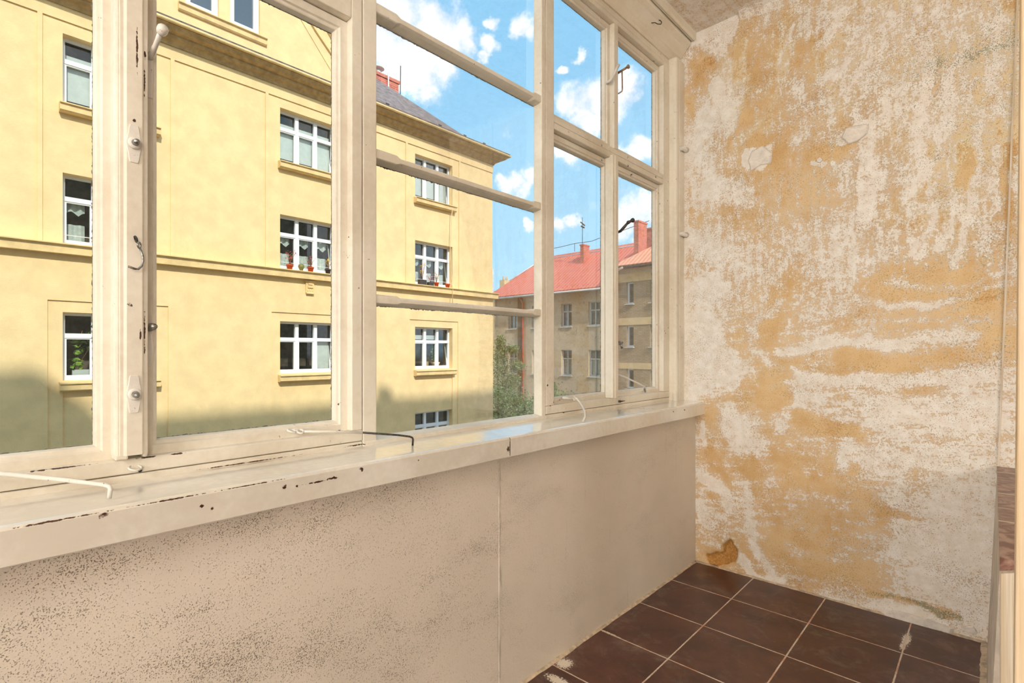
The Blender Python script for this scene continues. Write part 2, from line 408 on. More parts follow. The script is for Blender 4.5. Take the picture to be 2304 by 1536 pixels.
# bare pine
def pine(name, a, bcol, sc):
    m, t, b = mat(name); pos = world_pos(t)
    n = t.noise(pos, 1, 6, .65, sc=sc); n2 = t.noise(pos, 1, 3, .5, sc=tuple(u * .35 for u in sc))
    t.put(b.inputs['Base Color'], t.mix(t.ramp(t.m('ADD', t.m('MULTIPLY', n, .6), t.m('MULTIPLY', n2, .4)), .42, .58), a, bcol))
    b.inputs['Roughness'].default_value = .6; t.put(b.inputs['Normal'], t.bump(n, .0006)); return m
M_pine = pine('bare_pine', c3(182, 154, 118), c3(202, 184, 156), (160, 160, 2))
M_pine2 = pine('whitened_pine', c3(196, 178, 150), c3(214, 204, 188), (190, 190, 2))

# ------------------------------------------------------------------ room shell
YE = 2.895; ZC = 3.02; XW = -1.36
def struct(name, mb, m, bevel=0):
    return tag(mb.build(name, m, None, bevel), kind='structure')

struct('floor', MB().box(-1.425, 4.0, -3.2, 3.1, -.14, 0), M_tile)
struct('wall_window', MB().box(-1.425, -1.25, 1.283, YE, 0, .853).box(-1.425, -1.2515, -.36, 1.283, 0, .853), M_parapet, .002)

nx, nz_ = 200, 380
xs = np.linspace(-1.425, .60, nx); zs = np.linspace(-.1, ZC + .1, nz_)
Xg, Zg = np.meshgrid(xs, zs)
wx = Xg + (fbm(Xg * 9, Zg * 9, 3) - .5) * .09; wz = Zg + (fbm(Xg * 9, Zg * 9, 9) - .5) * .09
Wm = .50 + (fbm(Xg * 3, Zg * 3, 20) - .5) * .6
Cm = np.full_like(Xg, .26); Gm = np.full_like(Xg, .0); Om = np.full_like(Xg, .10) + (fbm(Xg * 6, Zg * 6, 33) - .5) * .3
def sstep(a, b, x):
    q = np.clip((x - a) / (b - a), 0, 1); return q * q * (3 - 2 * q)
def stroke(pts, r, soft=.5):
    """mask along a polyline; r may be per point"""
    best = np.zeros_like(Xg)
    rr = r if isinstance(r, (list, tuple)) else [r] * len(pts)
    for (p, q, r0, r1) in zip(pts[:-1], pts[1:], rr[:-1], rr[1:]):
        px, pz = p; qx, qz = q; dx_, dz_ = qx - px, qz - pz; L = dx_ * dx_ + dz_ * dz_ + 1e-9
        u = np.clip(((wx - px) * dx_ + (wz - pz) * dz_) / L, 0, 1)
        dist = np.hypot(wx - px - u * dx_, wz - pz - u * dz_); r_ = r0 + (r1 - r0) * u
        best = np.maximum(best, 1 - sstep(1 - soft, 1 + soft, dist / r_))
    return best
def wp(px, py):
    d = px_dir(px, py); k = YE / d.y; return (d.x * k, 1.2 + d.z * k)
def S_(pts, r, soft=.5): return stroke([wp(*p) for p in pts], r, soft)
right = sstep(-.75, -.1, Xg); top = sstep(1.5, 2.5, Zg)
# broad tone: cream on the upper right, whiter at the left edge and low right
Cm += .42 * sstep(-.9, -.2, Xg) * sstep(1.1, 1.9, Zg) + .22 * sstep(1.9, 2.6, Zg) + (fbm(Xg * 14, Zg * 3, 50) - .5) * .7 * top
Wm += .16 * sstep(-1.02, -1.2, Xg) * sstep(2.6, 2.2, Zg) * sstep(.85, .95, Zg) + .20 * right * sstep(1.1, .5, Zg) - .05 * top * right
Wm -= .14 * sstep(1.45, 1.0, Zg) * sstep(-1.15, -.95, Xg) * sstep(-.3, -.6, Xg)
Wm += (fbm(Xg * 3.5, Zg * 30, 70) - .5) * .5 * sstep(1.7, 1.3, Zg) * sstep(.75, .95, Zg) * right
# strokes seen on the wall
hi = [([(1760, 790), (1830, 772), (1960, 778), (2200, 742)], .020), ([(1800, 848), (1900, 860), (2040, 852), (2240, 845)], .024), ([(1745, 870), (1850, 885), (1960, 905), (2220, 905)], .026),
      ([(1800, 905), (1890, 930), (2000, 945), (2230, 950)], .028), ([(1780, 830), (1880, 845), (1960, 850)], .016), ([(2000, 640), (2150, 650), (2240, 620)], .012), ([(1990, 690), (2110, 680), (2230, 650)], .012),
      ([(1700, 760), (1720, 800)], .03), ([(1560, 540), (1610, 560)], .04), ([(1560, 650), (1620, 660)], .045), ([(1570, 720), (1600, 735)], .04), ([(1580, 780), (1660, 830)], .05), ([(1600, 840), (1650, 860)], .03),
      ([(1700, 740), (1760, 690)], .02), ([(1750, 945), (1770, 935)], .03), ([(1560, 330), (1600, 240), (1640, 300)], .05), ([(1600, 420), (1680, 440)], .04), ([(1680, 950), (1690, 1000)], .05), ([(1640, 920), (1660, 1000)], .035),
      ([(1560, 800), (1560, 870)], .035), ([(2010, 1180), (2220, 1240)], .03), ([(2020, 1230), (2210, 1290)], .03), ([(1990, 1120), (2200, 1190)], .03), ([(1760, 1330), (1700, 1230)], .02), ([(1900, 1250), (1780, 1240)], .02),
      ([(2080, 1300), (2200, 1380)], .035), ([(1680, 1100), (1700, 1250)], .02), ([(1620, 1100), (1640, 1150)], .02), ([(1900, 1000), (1890, 1060)], .02), ([(1700, 1010), (1740, 1080)], .03)]
for p, r in hi: Wm += .34 * S_(p, r * 1.25, .8)
vs = [([(2150, 120), (2130, 250), (2100, 420), (2060, 575)], [.014, .02, .016, .02]), ([(2080, 80), (2080, 300), (2060, 420)], .022), ([(2200, 250), (2190, 420), (2150, 600)], .012), ([(2230, 330), (2225, 420)], .018),
      ([(1960, 330), (1950, 480)], .03), ([(2160, 440), (2110, 560)], .02), ([(1910, 130), (1870, 160)], .03), ([(1860, 110), (1900, 30)], .02), ([(1790, 60), (1760, 130)], .008), ([(1830, 20), (1820, 90)], .008), ([(1960, 130), (1920, 190)], .014),
      ([(1640, 40), (1620, 200), (1660, 200), (1640, 260)], .035), ([(1570, 90), (1620, 120), (1650, 60)], .03), ([(2240, 60), (2240, 250)], .02)]
for p, r in vs: Cm += .40 * S_(p, r, .8); Wm += .28 * S_(p, r, .8)
# bare tan areas
for p, r in [([(1850, 340), (1900, 330)], .05), ([(1700, 330), (1760, 360)], .05), ([(2110, 330), (2090, 450)], .02), ([(2170, 330), (2160, 450)], .022), ([(1720, 1050), (1900, 1080), (2000, 1150)], .09), ([(1760, 1230), (1950, 1290)], .08),
             ([(1740, 870), (1740, 900)], .06), ([(1780, 640), (1720, 760)], .06), ([(1560, 480), (1600, 600)], .03), ([(1980, 640), (2140, 640)], .06), ([(1900, 800), (2040, 830)], .03), ([(1820, 940), (1900, 970)], .06), ([(2060, 1070), (2080, 1160)], .04)]:
    k = S_(p, r, .6); Wm -= .26 * k; Cm -= .35 * k
# ochre
for p, r in [([(1565, 175), (1570, 150), (1640, 120)], .045), ([(1556, 230), (1560, 260)], .02), ([(1590, 1010), (1600, 1060), (1630, 1080)], .05), ([(1600, 1120), (1640, 1160)], .02), ([(1590, 900), (1600, 960)], .03), ([(1700, 240), (1640, 330)], .03), ([(2060, 190), (2120, 200)], .03),
             ([(2250, 10), (2270, 20)], .03), ([(2260, 330), (2250, 480)], .02), ([(2200, 640), (2210, 670)], .05), ([(2215, 860), (2250, 850)], .03)]:
    k = S_(p, r, .8); Om += .36 * k; Wm -= .22 * k; Cm -= .4 * k
# green flecks: a slanting line and the mouldy band over the skirting
k = S_([(1620, 285), (1780, 260), (1900, 215), (2060, 150), (2180, 115), (2270, 85)], .06, .9); Gm += .20 * k * (.4 + 1.2 * fbm(Xg * 8, Zg * 8, 61))
Gm += .22 * right * sstep(.7, 1.2, Zg) * sstep(2.9, 2.2, Zg) + .12 * right
k = S_([(1960, 1330), (2060, 1365), (2160, 1400)], .018, .8); Gm += .46 * k; Wm -= .3 * k
# smooth filler patches
for p, r in [([(1680, 365), (1720, 345)], .045), ([(1910, 305), (1940, 298)], .035), ([(1600, 70), (1650, 60)], .05), ([(1610, 190), (1640, 240)], .03), ([(1840, 360), (1845, 362)], .012), ([(1572, 950), (1575, 990)], .012), ([(1580, 1080), (1640, 1120)], .02), ([(1575, 1130), (1590, 1180)], .03),
             ([(1650, 1250), (1690, 1290), (1760, 1310)], .022), ([(1980, 1370), (2120, 1410)], .018)]:
    k = S_(p, r, .25); Wm += .8 * k
Wm = np.clip(Wm, -.2, 1.3); Cm = np.clip(Cm, -.2, 1.2)
relief = (fbm(Xg * 5, Zg * 5, 90) - .5) * .012 + (fbm(Xg * 30, Zg * 30, 95) - .5) * .003
hole = S_([(1640, 1245), (1600, 1258)], .035, .4) + S_([(1632, 1225), (1640, 1245)], .022, .4)
hole = np.clip(hole, 0, 1); relief = relief + hole * .03
Om += hole * .9; Wm -= hole * 1.2; Cm -= hole
Yg = YE + relief
V = np.stack([Xg, Yg, Zg], -1).reshape(-1, 3)
F = [(j * nx + i, j * nx + i + 1, (j + 1) * nx + i + 1, (j + 1) * nx + i) for j in range(nz_ - 1) for i in range(nx - 1)]
mb = MB(); mb.V = [tuple(v) for v in V]; mb.F = F; mb.sm = set(range(len(F)))
nb = len(mb.V)
mb.add([(-1.425, YE, -.1), (.6, YE, -.1), (.6, YE, ZC + .1), (-1.425, YE, ZC + .1), (-1.425, YE + .3, -.1), (.6, YE + .3, -.1), (.6, YE + .3, ZC + .1), (-1.425, YE + .3, ZC + .1)],
       [(4, 7, 6, 5), (0, 4, 5, 1), (3, 2, 6, 7), (0, 3, 7, 4), (1, 5, 6, 2)])
wall_end = struct('wall_end', mb, M_scraped)
wall_end.data.materials[0] = M_scraped
ca = wall_end.data.color_attributes.new('cover', 'FLOAT_COLOR', 'POINT')
arr = np.zeros((len(mb.V), 4)); arr[:nb, 0] = Wm.ravel(); arr[:nb, 1] = Cm.ravel(); arr[:nb, 2] = Gm.ravel(); arr[:nb, 3] = Om.ravel()
ca.data.foreach_set('color', arr.ravel())

# ceiling of the bay plus a soft cove against the end wall
cv = [(YE - .0, ZC - .06)] + [(YE - .06 + .06 * math.cos(R(a)), ZC - .06 + .06 * math.sin(R(a))) for a in (22, 45, 68, 90)] + [(YE + .02, ZC + .01)]
struct('ceiling', MB().box(-1.425, 4.0, -3.2, YE + .3, ZC, ZC + .12).prism([(p[0], p[1]) for p in cv], 'x', -1.0, .6), M_scraped2)

# raised flakes of filler on the end wall (part of the wall's surface)
M_filler = plain('old_white_filler', (.80, .74, .67, 1), .7, .10, 30, .004)
def flake(pts, lift, name='filler_patch'):
    P0 = [wp(*p) for p in pts]; P = []; rng = random.Random(int(pts[0][0]))
    for (xa, za), (xb, zb) in zip(P0, P0[1:] + P0[:1]):
        L = math.hypot(xb - xa, zb - za); m_ = max(2, int(L / .004))
        for i in range(m_): P.append((xa + (xb - xa) * i / m_ + rng.uniform(-1, 1) * .0012, za + (zb - za) * i / m_ + rng.uniform(-1, 1) * .0012))
    n = len(P); cxm = sum(p[0] for p in P) / n; czm = sum(p[1] for p in P) / n
    mbf = MB()
    vs = [(x, YE - .006, z) for x, z in P] + [(cxm + (x - cxm) * .90, YE - .006 - lift, czm + (z - czm) * .90) for x, z in P] + [(x, YE + .01, z) for x, z in P]
    mbf.add(vs, [tuple(range(n, 2 * n))] + [(i, (i + 1) % n, (i + 1) % n + n, i + n) for i in range(n)] + [(i + 2 * n, (i + 1) % n + 2 * n, (i + 1) % n, i) for i in range(n)])
    return mbf.build(name, M_filler, wall_end, .001)
flake([(1692, 340), (1718, 328), (1738, 345), (1736, 368), (1712, 372), (1690, 385), (1684, 362)], .004)
flake([(1893, 310), (1903, 290), (1925, 283), (1955, 280), (1953, 300), (1930, 318), (1910, 325)], .006)
flake([(1838, 358), (1846, 354), (1852, 359), (1846, 367), (1838, 365)], .003)
flake([(1980, 1373), (2020, 1372), (2090, 1392), (2148, 1412), (2146, 1424), (2100, 1412), (2040, 1398), (1990, 1386)], .012)
flake([(2165, 1408), (2190, 1406), (2200, 1420), (2196, 1426), (2170, 1416)], .010)

# mortar beads where floor meets walls
M_mortar = plain('pale_mortar', c3(205, 186, 162), .85, .25, 30, .002)
def bead(name, f, a0, a1, n=140):
    rng = random.Random(5); mbb = MB(); vs = []
    for i in range(n + 1):
        a = a0 + (a1 - a0) * i / n; wdt = .009 + .006 * vnoise(np.array([a * 9.0]), np.array([.5]), 7)[0] + rng.random() * .003; h = .002 + .004 * vnoise(np.array([a * 14.0]), np.array([.2]), 8)[0] + rng.random() * .0012
        vs += [f(a, 0, h), f(a, wdt * .6, h * .7), f(a, wdt, .0), f(a, -.004, 0)]
    fs = []
    for i in range(n):
        for k in range(4): fs.append((4 * i + k, 4 * i + (k + 1) % 4, 4 * i + 4 + (k + 1) % 4, 4 * i + 4 + k))
    fs += [(0, 1, 2, 3), (4 * n + 3, 4 * n + 2, 4 * n + 1, 4 * n)]
    mbb.add(vs, fs); return struct(name, mbb, M_mortar)
bead('trim_1', lambda a, u, z: (-1.2505 + u, a, z), -1.0, YE - .02)
bead('trim_2', lambda a, u, z: (a, YE - .004 - u, z), -1.24, -.02)
bead('trim_3', lambda a, u, z: (-.018 - u * 1.4, a, z), 1.62, YE - .01, 60)

# right side: knee wall with tiled ledge, jamb and door post
lean = lambda z: -.018 + .030 * z / .73 if z < .73 else .012 + .030 * (z - .73)
M_knee = plain('grubby_whitewash', c3(215, 205, 192), .8, .18, 9, .002)
struct('wall_right', MB().prism([(lean(0), 0), (lean(.70), .70), (.36, .70), (.36, 0)], 'y', 1.64, YE), M_knee)
lp = MB(); lp.prism([(.0105, .70), (.36, .70), (.36, .73), (.0105, .73)], 'y', 1.62, YE)
m, t, b = mat('brown_ledge_tiles'); M_ledge = m
pos = world_pos(t); sy = t.node('SeparateXYZ', {'Vector': pos}).outputs[1]
jl = None
for yj in (2.763, 2.355, 1.973):
    k = t.ramp(t.m('ABSOLUTE', t.m('SUBTRACT', sy, yj)), .009, .004); jl = k if jl is None else t.m('MAXIMUM', jl, k)
tbc = t.mix(t.ramp(t.noise(pos, 12, 5, .6, dist=2), .4, .65), c3(104, 66, 54), c3(168, 136, 122))
t.put(b.inputs['Base Color'], t.mix(jl, tbc, c3(200, 186, 172))); b.inputs['Roughness'].default_value = .35
ledge = struct('trim_4', lp, M_ledge)
struct('trim_5', MB().prism([(.0112, 0), (.0112, .700), (.034, .708), (.10, .70), (.10, 0)], 'y', 1.60, 1.638), M_pine2, .002)
struct('door_1', MB().prism([(.0165, 0), (.0168, .8), (.0245, 1.9), (.026, 3.0), (.14, 3.0), (.14, 0)], 'y', .80, .845), M_pine, .002)
cb = MB(); cb.add([(lean(.735), YE - .012, .735), (lean(.735) + .006, YE - .010, .735), (lean(3.0) + .006, YE - .010, 3.0), (lean(3.0), YE - .012, 3.0),
                   (lean(.735), YE + .02, .735), (lean(.735) + .006, YE + .02, .735), (lean(3.0) + .006, YE + .02, 3.0), (lean(3.0), YE + .02, 3.0)],
                  [(0, 1, 2, 3), (4, 7, 6, 5), (0, 4, 5, 1), (1, 5, 6, 2), (2, 6, 7, 3), (3, 7, 4, 0)])
struct('trim_6', cb, M_pine2)

# adjoining room behind the camera: walls, and unseen lamps added to brighten the interior
M_white = plain('white_distemper', (.80, .77, .71, 1), .85, .04, 3)
struct('wall_left', MB().box(-1.425, -1.25, -3.2, -.362, 0, ZC), M_white)
struct('wall_back', MB().box(4.0, 4.15, -3.2, 3.1, 0, ZC).box(-1.425, 4.0, -3.35, -3.2, 0, ZC), M_white)
m, t, b = mat('fill_globe_glow'); b.inputs['Base Color'].default_value = (.9, .88, .82, 1); b.inputs['Emission Color'].default_value = (1, .88, .72, 1); b.inputs['Emission Strength'].default_value = 2.0; M_fill_globe = m
def fill_globe(x, y, z, energy, label, rad=.20):
    lamp = empty('added_fill_lamp', (x, y, z), label=label, cat='lamp')
    MB().lathe((x, y, z - rad * .95), (0, 0, 1), [(rad * .95 - rad * math.cos(R(a)), rad * math.sin(R(a))) for a in range(0, 181, 15)], 24).build('globe', M_fill_globe, lamp)
    MB().tube([(x, y, z + rad), (x, y, ZC)], .006, 8).lathe((x, y, ZC - .03), (0, 0, 1), [(0, .02), (.03, .05)], 16).build('cord', M_dark, lamp)
    al = bpy.data.lights.new('fill_light', 'POINT'); al.shadow_soft_size = rad + .03; al.energy = energy; al.color = (1, .97, .92)
    ao = bpy.data.objects.new('fill_light', al); C.objects.link(ao); ao.parent = lamp
fill_globe(-.30, -2.45, 2.15, FILL1, 'added unseen globe lamp filling the bay with light from behind the camera')
fill_globe(3.2, -1.8, 2.0, FILL2, 'added unseen globe lamp giving fill light from the adjoining room')

# own house above and below the bay (throws the shadow on the house opposite)
M_house = plain('house_render', (.62, .55, .45, 1), .9, .08, 2)
XF = -1.425
hs = MB().box(XF, 6.5, -14, 15, ZC + .12, 11.15)
hs.prism([(-14, 11.15), (-14, 12.45), (-2.75, 12.45), (-2.45, 12.2), (-1.75, 11.5), (-1.6, 11.15)], 'x', XF, 4.0)
hs.box(XF, 0, 6.15, 6.7, 11.15, 11.6)
struct('wall_upper', hs, M_house)
struct('wall_lower', MB().box(XF, 6.5, -14, 15, -6, -.14), M_house)
struct('wall_outer', MB().box(XF, -1.3, 3.2, 15, -.14, ZC + .12).box(XF, 6.5, -14, -3.36, -.14, ZC + .12).box(4.16, 6.5, -3.36, 15, -.14, ZC + .12), M_house)
M_ground = plain('yard_ground', (.30, .27, .20, 1), .95, .2, .4)
struct('ground', MB().box(-70, 40, -40, 90, -6.4, -6.0), M_ground)

# ------------------------------------------------------------------ window sill boards
def sill_profile(xb=-1.42):
    fx = -1.195; zt = .909; zb = .841; r = .006
    return [(xb, .9235), (fx - .012, zt + .0012), (fx - .004, zt - .0005), (fx, zt - .006), (fx, zb + .003), (fx - .003, zb), (xb, zb + .006)]
sb = MB().prism(sill_profile(), 'y', -.36, 1.281).build('window_sill', M_sill)
tag(sb, 'long cream painted sill board with dark paint chips, left of the joint', 'window sill')
sb = MB().prism(sill_profile(), 'y', 1.2835, YE + .003).build('window_sill', M_sill)
tag(sb, 'shorter cream painted sill board from the joint to the scraped wall', 'window sill')

# ------------------------------------------------------------------ windows
XS = -1.386; XG = -1.412; XB = -1.417
PROF = [(0, XS), (.022, XS), (.0245, XS - .006), (.0305, XS - .008), (.0325, XS - .010), (.0345, XG), (.0345, XB), (0, XB)]
def sash(parent, y0, y1, z0, z1, gm=M_glass):
    o = MB().sweep(y0, y1, z0, z1, PROF).build('sash', M_frame, parent, .0008)
    MB().box(XG - .003, XG, y0 + .030, y1 - .030, z0 + .030, z1 - .030).build('pane', gm, o)
    # crumbling putty line on the outside edge of the glass
    rng = random.Random(int(y0 * 1000 + z0 * 77)); pm = MB()
    def run(a, b_, f):
        n = int(abs(b_ - a) / .0035)
        prev = None; vs = []
        for i in range(n + 1):
            q = a + (b_ - a) * i / n; vs += [f(q, -.001), f(q, .0002 + (rng.random() ** 2) * .0016 * (vnoise(np.array([q * 30 + y0 * 7]), np.array([z0]), 4)[0] * 2))]
        pm.add(vs, [(2 * i, 2 * i + 1, 2 * i + 3, 2 * i + 2) for i in range(n)])
    xg = XG - .0035; i_ = .0345
    run(y0 + i_, y1 - i_, lambda q, e: (xg, q, z1 - i_ - e)); run(y0 + i_, y1 - i_, lambda q, e: (xg, q, z0 + i_ + e))
    run(z0 + i_, z1 - i_, lambda q, e: (xg, y1 - i_ - e, q)); run(z0 + i_, z1 - i_, lambda q, e: (xg, y0 + i_ + e, q))
    p = pm.build('putty', M_putty, o, recalc=False)
    sd = p.modifiers.new('s', 'SOLIDIFY'); sd.thickness = .003
    return o
M_putty = plain('crumbling_putty', (.30, .25, .20, 1), .9, .5, 90)

def rail(mb, y0, y1, z0, z1, x=XW, xb=XB): mb.box(xb, x, y0, y1, z0, z1)

# window_1: pair of tall casements at the left
w1 = empty('window_1', (-1.4, .25, .92), kind='structure')
rl = MB().box(XB, XW, -.36, .822, .936, .968).box(XB, XW - .0025, -.36, .822, .905, .934)
rl.build('bottom_rail', M_rail, w1, .003)
MB().box(XB, XW, .787, .8205, .9685, 2.7995).build('side_post', M_frame, w1, .0025)
MB().box(XB, XW, -.36, -.325, .9685, 2.7995).build('side_post', M_frame, w1, .0025)
MB().box(XB, XW, -.325, .787, 2.162, 2.222).box(XB, XW - .003, -.325, .787, 2.226, 2.24).build('transom', M_rail, w1, .003)
MB().box(XB, XW, -.36, .8205, 2.80, 2.865).build('head_rail', M_rail, w1, .003)
s1 = sash(w1, -.325, .240, .965, 2.159); s2 = sash(w1, .285, .787, .965, 2.159)
s3 = sash(w1, -.325, .240, 2.242, 2.80); s4 = sash(w1, .285, .787, 2.242, 2.80)
pp = [(XB, .240), (XS - .002, .2405), (XS - .002, .2325)] + [(-1.362, .2325), (-1.352, .2345), (-1.350, .238), (-1.350, .2405), (-1.3475, .2415), (-1.3475, .2475), (-1.3445, .249), (-1.342, .252), (-1.342, .279), (-1.3435, .2815), (-1.3455, .283), (-1.3465, .2895), (-1.352, .2915), (-1.362, .2915), (XS - .002, .2915), (XS - .002, .2845), (XB, .285)]
post = MB().prism(pp, 'z', .978, 2.159).build('meeting_post', M_post, w1)
MB().prism([(x, y) for x, y in pp], 'z', 2.242, 2.80).build('meeting_post', M_post, w1)
# rough gnawed foot of the post
MB().box(XS, -1.348, .2335, .256, .969, .980).box(XS, -1.350, .282, .2905, .970, .980).build('post_foot', M_frame, w1, .003)

def escutcheon(parent, y, z, x, h=.040, w_=.0105, bulge=.0145, tone=None):
    pts = []
    for i in range(28):
        a = 2 * math.pi * i / 28
        yy = math.cos(a) * w_; zz = math.sin(a) * h
        zz = math.copysign(min(abs(zz) * 1.15, h), zz)
        f = math.exp(-(zz / (.38 * h)) ** 2)
        yy = math.copysign(1, math.cos(a)) * (abs(math.cos(a)) ** .45) * (w_ + (bulge - w_) * f) if abs(math.cos(a)) > .05 else 0
        pts.append((y + yy, z + zz))
    return MB().prism(pts, 'x', x - .001, x + .003).build('escutcheon', M_hw, parent, .0012)
for z in (1.640, 1.108):
    e = escutcheon(w1, .2645, z, -1.342)
    MB().lathe((-1.339, .2645, z), (1, 0, 0), [(0, .012), (.004, .0125), (.008, .012), (.009, .0095)], 20).build('knob_collar', M_hw, e)
    MB().lathe((-1.331, .2645, z), (1, 0, -.1), [(0, .007), (.010, .0055), (.014, .0062), (.018, .0045), (.019, .0005)], 16).build('knob', M_steel, e)
# turn handle with round knob, near the top of the right casement
e = MB().box(XS, XS + .004, .2945, .3075, 1.765, 1.862).build('latch_plate', M_hw, w1, .001)
MB().tube([(-1.386, .3015, 1.855), (-1.37, .302, 1.857), (-1.35, .303, 1.864), (-1.33, .3045, 1.874), (-1.312, .306, 1.884)], [.0075, .0065, .0055, .0050, .006], 12).build('handle', M_hw, e)
MB().lathe((-1.316, .306, 1.882), (.85, .12, .45), [(0, .006), (.003, .009), (.009, .0108), (.017, .0105), (.021, .0075), (.022, .0005)], 18).build('handle_knob', M_hw, e)
# lower latch
e = escutcheon(w1, .3005, 1.205, XS + .001, .040, .006, .009)
MB().tube([(-1.386, .3005, 1.252), (-1.362, .302, 1.253), (-1.350, .3035, 1.2535)], [.009, .0085, .006], 12).build('knob', M_steel, e)

# window_2: four stacked fixed panes
w2 = empty('window_2', (-1.4, 1.25, .92), kind='structure')
MB().box(-1.404, XW, .8235, .8696, .930, 2.7395).build('side_post', M_frame, w2, .003)
MB().box(-1.404, XW, 1.6475, 1.673, .930, 2.7395).build('side_post', M_frame, w2, .003)
MB().prism([(-1.404, .905), (XW + .004, .905), (XW + .004, .930), (XW, .9325), (-1.397, .938), (-1.404, .938)], 'y', .824, 1.673).build('bottom_rail', M_rail, w2)
MB().box(-1.404, XW, .8235, 1.673, 2.74, 2.865).build('head_rail', M_rail, w2, .003)
YA, YB = .8696, 1.6475
XG2 = -1.400
zb_ = .938
bars = [(1.339, 1.3705), (1.776, 1.8095), (2.216, 2.2505)]
def glazing_bar(zl, zh):
    mbk = MB(); f = XW - .003
    full = [(f, zl + .006), (f, zh - .003), (f - .003, zh), (-1.404, zh), (-1.404, zl), (f - .03, zl), (f - .004, zl + .004)]
    slim = [(f, zl + .011), (f, zh - .010), (f - .006, zh - .006), (f - .018, zh - .004), (-1.404, zh - .003), (-1.404, zl), (f - .036, zl), (f - .012, zl + .006)]
    # square blocks at both ends, chamfered moulding between them
    secs = [(YA, full), (YA + .075, full), (YA + .09, slim), (YB - .05, slim), (YB - .038, full), (YB, full)]
    secs = [(y, (p if len(p) == 8 else p[:4] + [(-1.404, (zl + zh) / 2)] + p[4:])) for y, p in secs]
    vs = []
    for y, p in secs: vs += [(a, y, b_) for a, b_ in p]
    n = 8; fs = []
    for i in range(len(secs) - 1):
        for k in range(n): fs.append((i * n + k, i * n + (k + 1) % n, (i + 1) * n + (k + 1) % n, (i + 1) * n + k))
    fs += [tuple(range(n)), tuple(range(len(secs) * n - 1, (len(secs) - 1) * n - 1, -1))]
    mbk.add(vs, fs); o = mbk.build('glazing_bar', M_rail, w2, .001)
    rng = random.Random(int(zl * 1000)); pm = MB(); vs = []
    n = 300
    for i in range(n + 1):
        q = YA + (YB - YA) * i / n; vs += [(XG2 - .004, q, zl + .001), (XG2 - .004, q, zl - .0002 - (rng.random() ** 2) * .0045 * vnoise(np.array([q * 25]), np.array([zl * 9]), 4)[0])]
    pm.add(vs, [(2 * i, 2 * i + 1, 2 * i + 3, 2 * i + 2) for i in range(n)])
    p = pm.build('putty', M_putty, o, recalc=False); p.modifiers.new('s', 'SOLIDIFY').thickness = .003
for zl, zh in bars: glazing_bar(zl, zh)
lv = [zb_] + [z for b_ in bars for z in ((b_[0] + b_[1]) / 2,) * 2] + [2.75]
for i in range(4):
    MB().box(XG2 - .003, XG2, YA - .002, YB + .002, lv[2 * i] + .003, lv[2 * i + 1] - .003).build('pane', M_glass_clean, w2)

# window_3: two casements below, two above a transom
w3 = empty('window_3', (-1.4, 2.2, .92), kind='structure')
MB().box(XB, XW, 1.6755, 1.730, .9705, 2.8315).build('side_post', M_frame, w3, .003)
MB().box(XB, XW, 2.722, 2.80, .9705, 2.8315).build('side_post', M_frame, w3, .003)
MB().box(XB, XW, 1.6755, 2.80, .936, .970).box(XB, XW - .002, 1.676, 2.80, .905, .934).build('bottom_rail', M_rail, w3, .003)
MB().box(XB, XW, 1.730, 2.722, 2.137, 2.164).box(XB, XW - .002, 1.730, 2.722, 2.166, 2.192).build('transom', M_rail, w3, .003)
MB().box(XB, XW, 1.730, 2.722, 2.806, 2.83).box(XB, XW - .002, 1.69, 2.80, 2.832, 2.865).build('head_rail', M_rail, w3, .003)
MB().box(XB, XW, 2.204, 2.241, 2.192, 2.806).build('mullion', M_frame, w3, .003)
ua = sash(w3, 1.730, 2.204, 2.192, 2.803, M_glass_clean); ub = sash(w3, 2.241, 2.722, 2.192, 2.803, M_glass_clean)
la = sash(w3, 1.730, 2.201, .965, 2.134, M_glass_clean); lb = sash(w3, 2.236, 2.722, .965, 2.134, M_glass_clean)
cpf = [(XB, 2.203), (XS - .001, 2.203), (XS - .001, 2.166)] + [(-1.352, 2.166), (-1.346, 2.168), (-1.344, 2.174), (-1.3475, 2.178), (-1.3475, 2.183), (-1.343, 2.186), (-1.342, 2.190), (-1.342, 2.211), (-1.346, 2.214), (XS - .001, 2.214), (XS - .001, 2.234), (XB, 2.234)]
MB().prism(cpf, 'z', .972, 2.146).build('meeting_post', M_post, w3)
# fittings of window_3
o = MB().tube([(XS, 2.172, 2.505), (-1.365, 2.176, 2.512), (-1.352, 2.184, 2.535), (-1.345, 2.196, 2.565), (-1.335, 2.205, 2.590)], [.006, .007, .006, .006, .007], 10).build('handle', M_hw, ua)
kb = MB().tube([(XS, 2.262, 2.585), (-1.345, 2.263, 2.592), (-1.322, 2.264, 2.597)], [.006, .0055, .006], 10)
kb.lathe((-1.324, 2.264, 2.597), (1, 0, .1), [(0, .006), (.003, .010), (.010, .010), (.013, .004)], 14)
kb.tube([(-1.352, 2.263, 2.590), (-1.352, 2.266, 2.50), (-1.354, 2.266, 2.49), (-1.37, 2.262, 2.483), (XS, 2.258, 2.487)], .0035, 8)
kb.build('handle', metal('worn_brass', (.40, .27, .18, 1), .4, (.2, .12, .08, 1), .5), ub)
hd = MB().tube([(XS, 2.262, 1.79), (-1.36, 2.262, 1.795), (-1.345, 2.266, 1.81), (-1.325, 2.272, 1.832), (-1.315, 2.275, 1.837)], [.006, .007, .0075, .006, .007], 10)
hd.lathe((-1.328, 2.271, 1.832), (.8, .1, .25), [(0, .007), (.006, .0095), (.014, .007), (.020, .006), (.026, .0105), (.036, .0105), (.040, .004)], 14).build('handle', M_dark, lb)
ltc = MB().tube([(XS, 2.25, 1.602), (-1.36, 2.25, 1.603), (-1.342, 2.255, 1.612)], [.008, .007, .006], 10).build('latch', M_hw, lb)
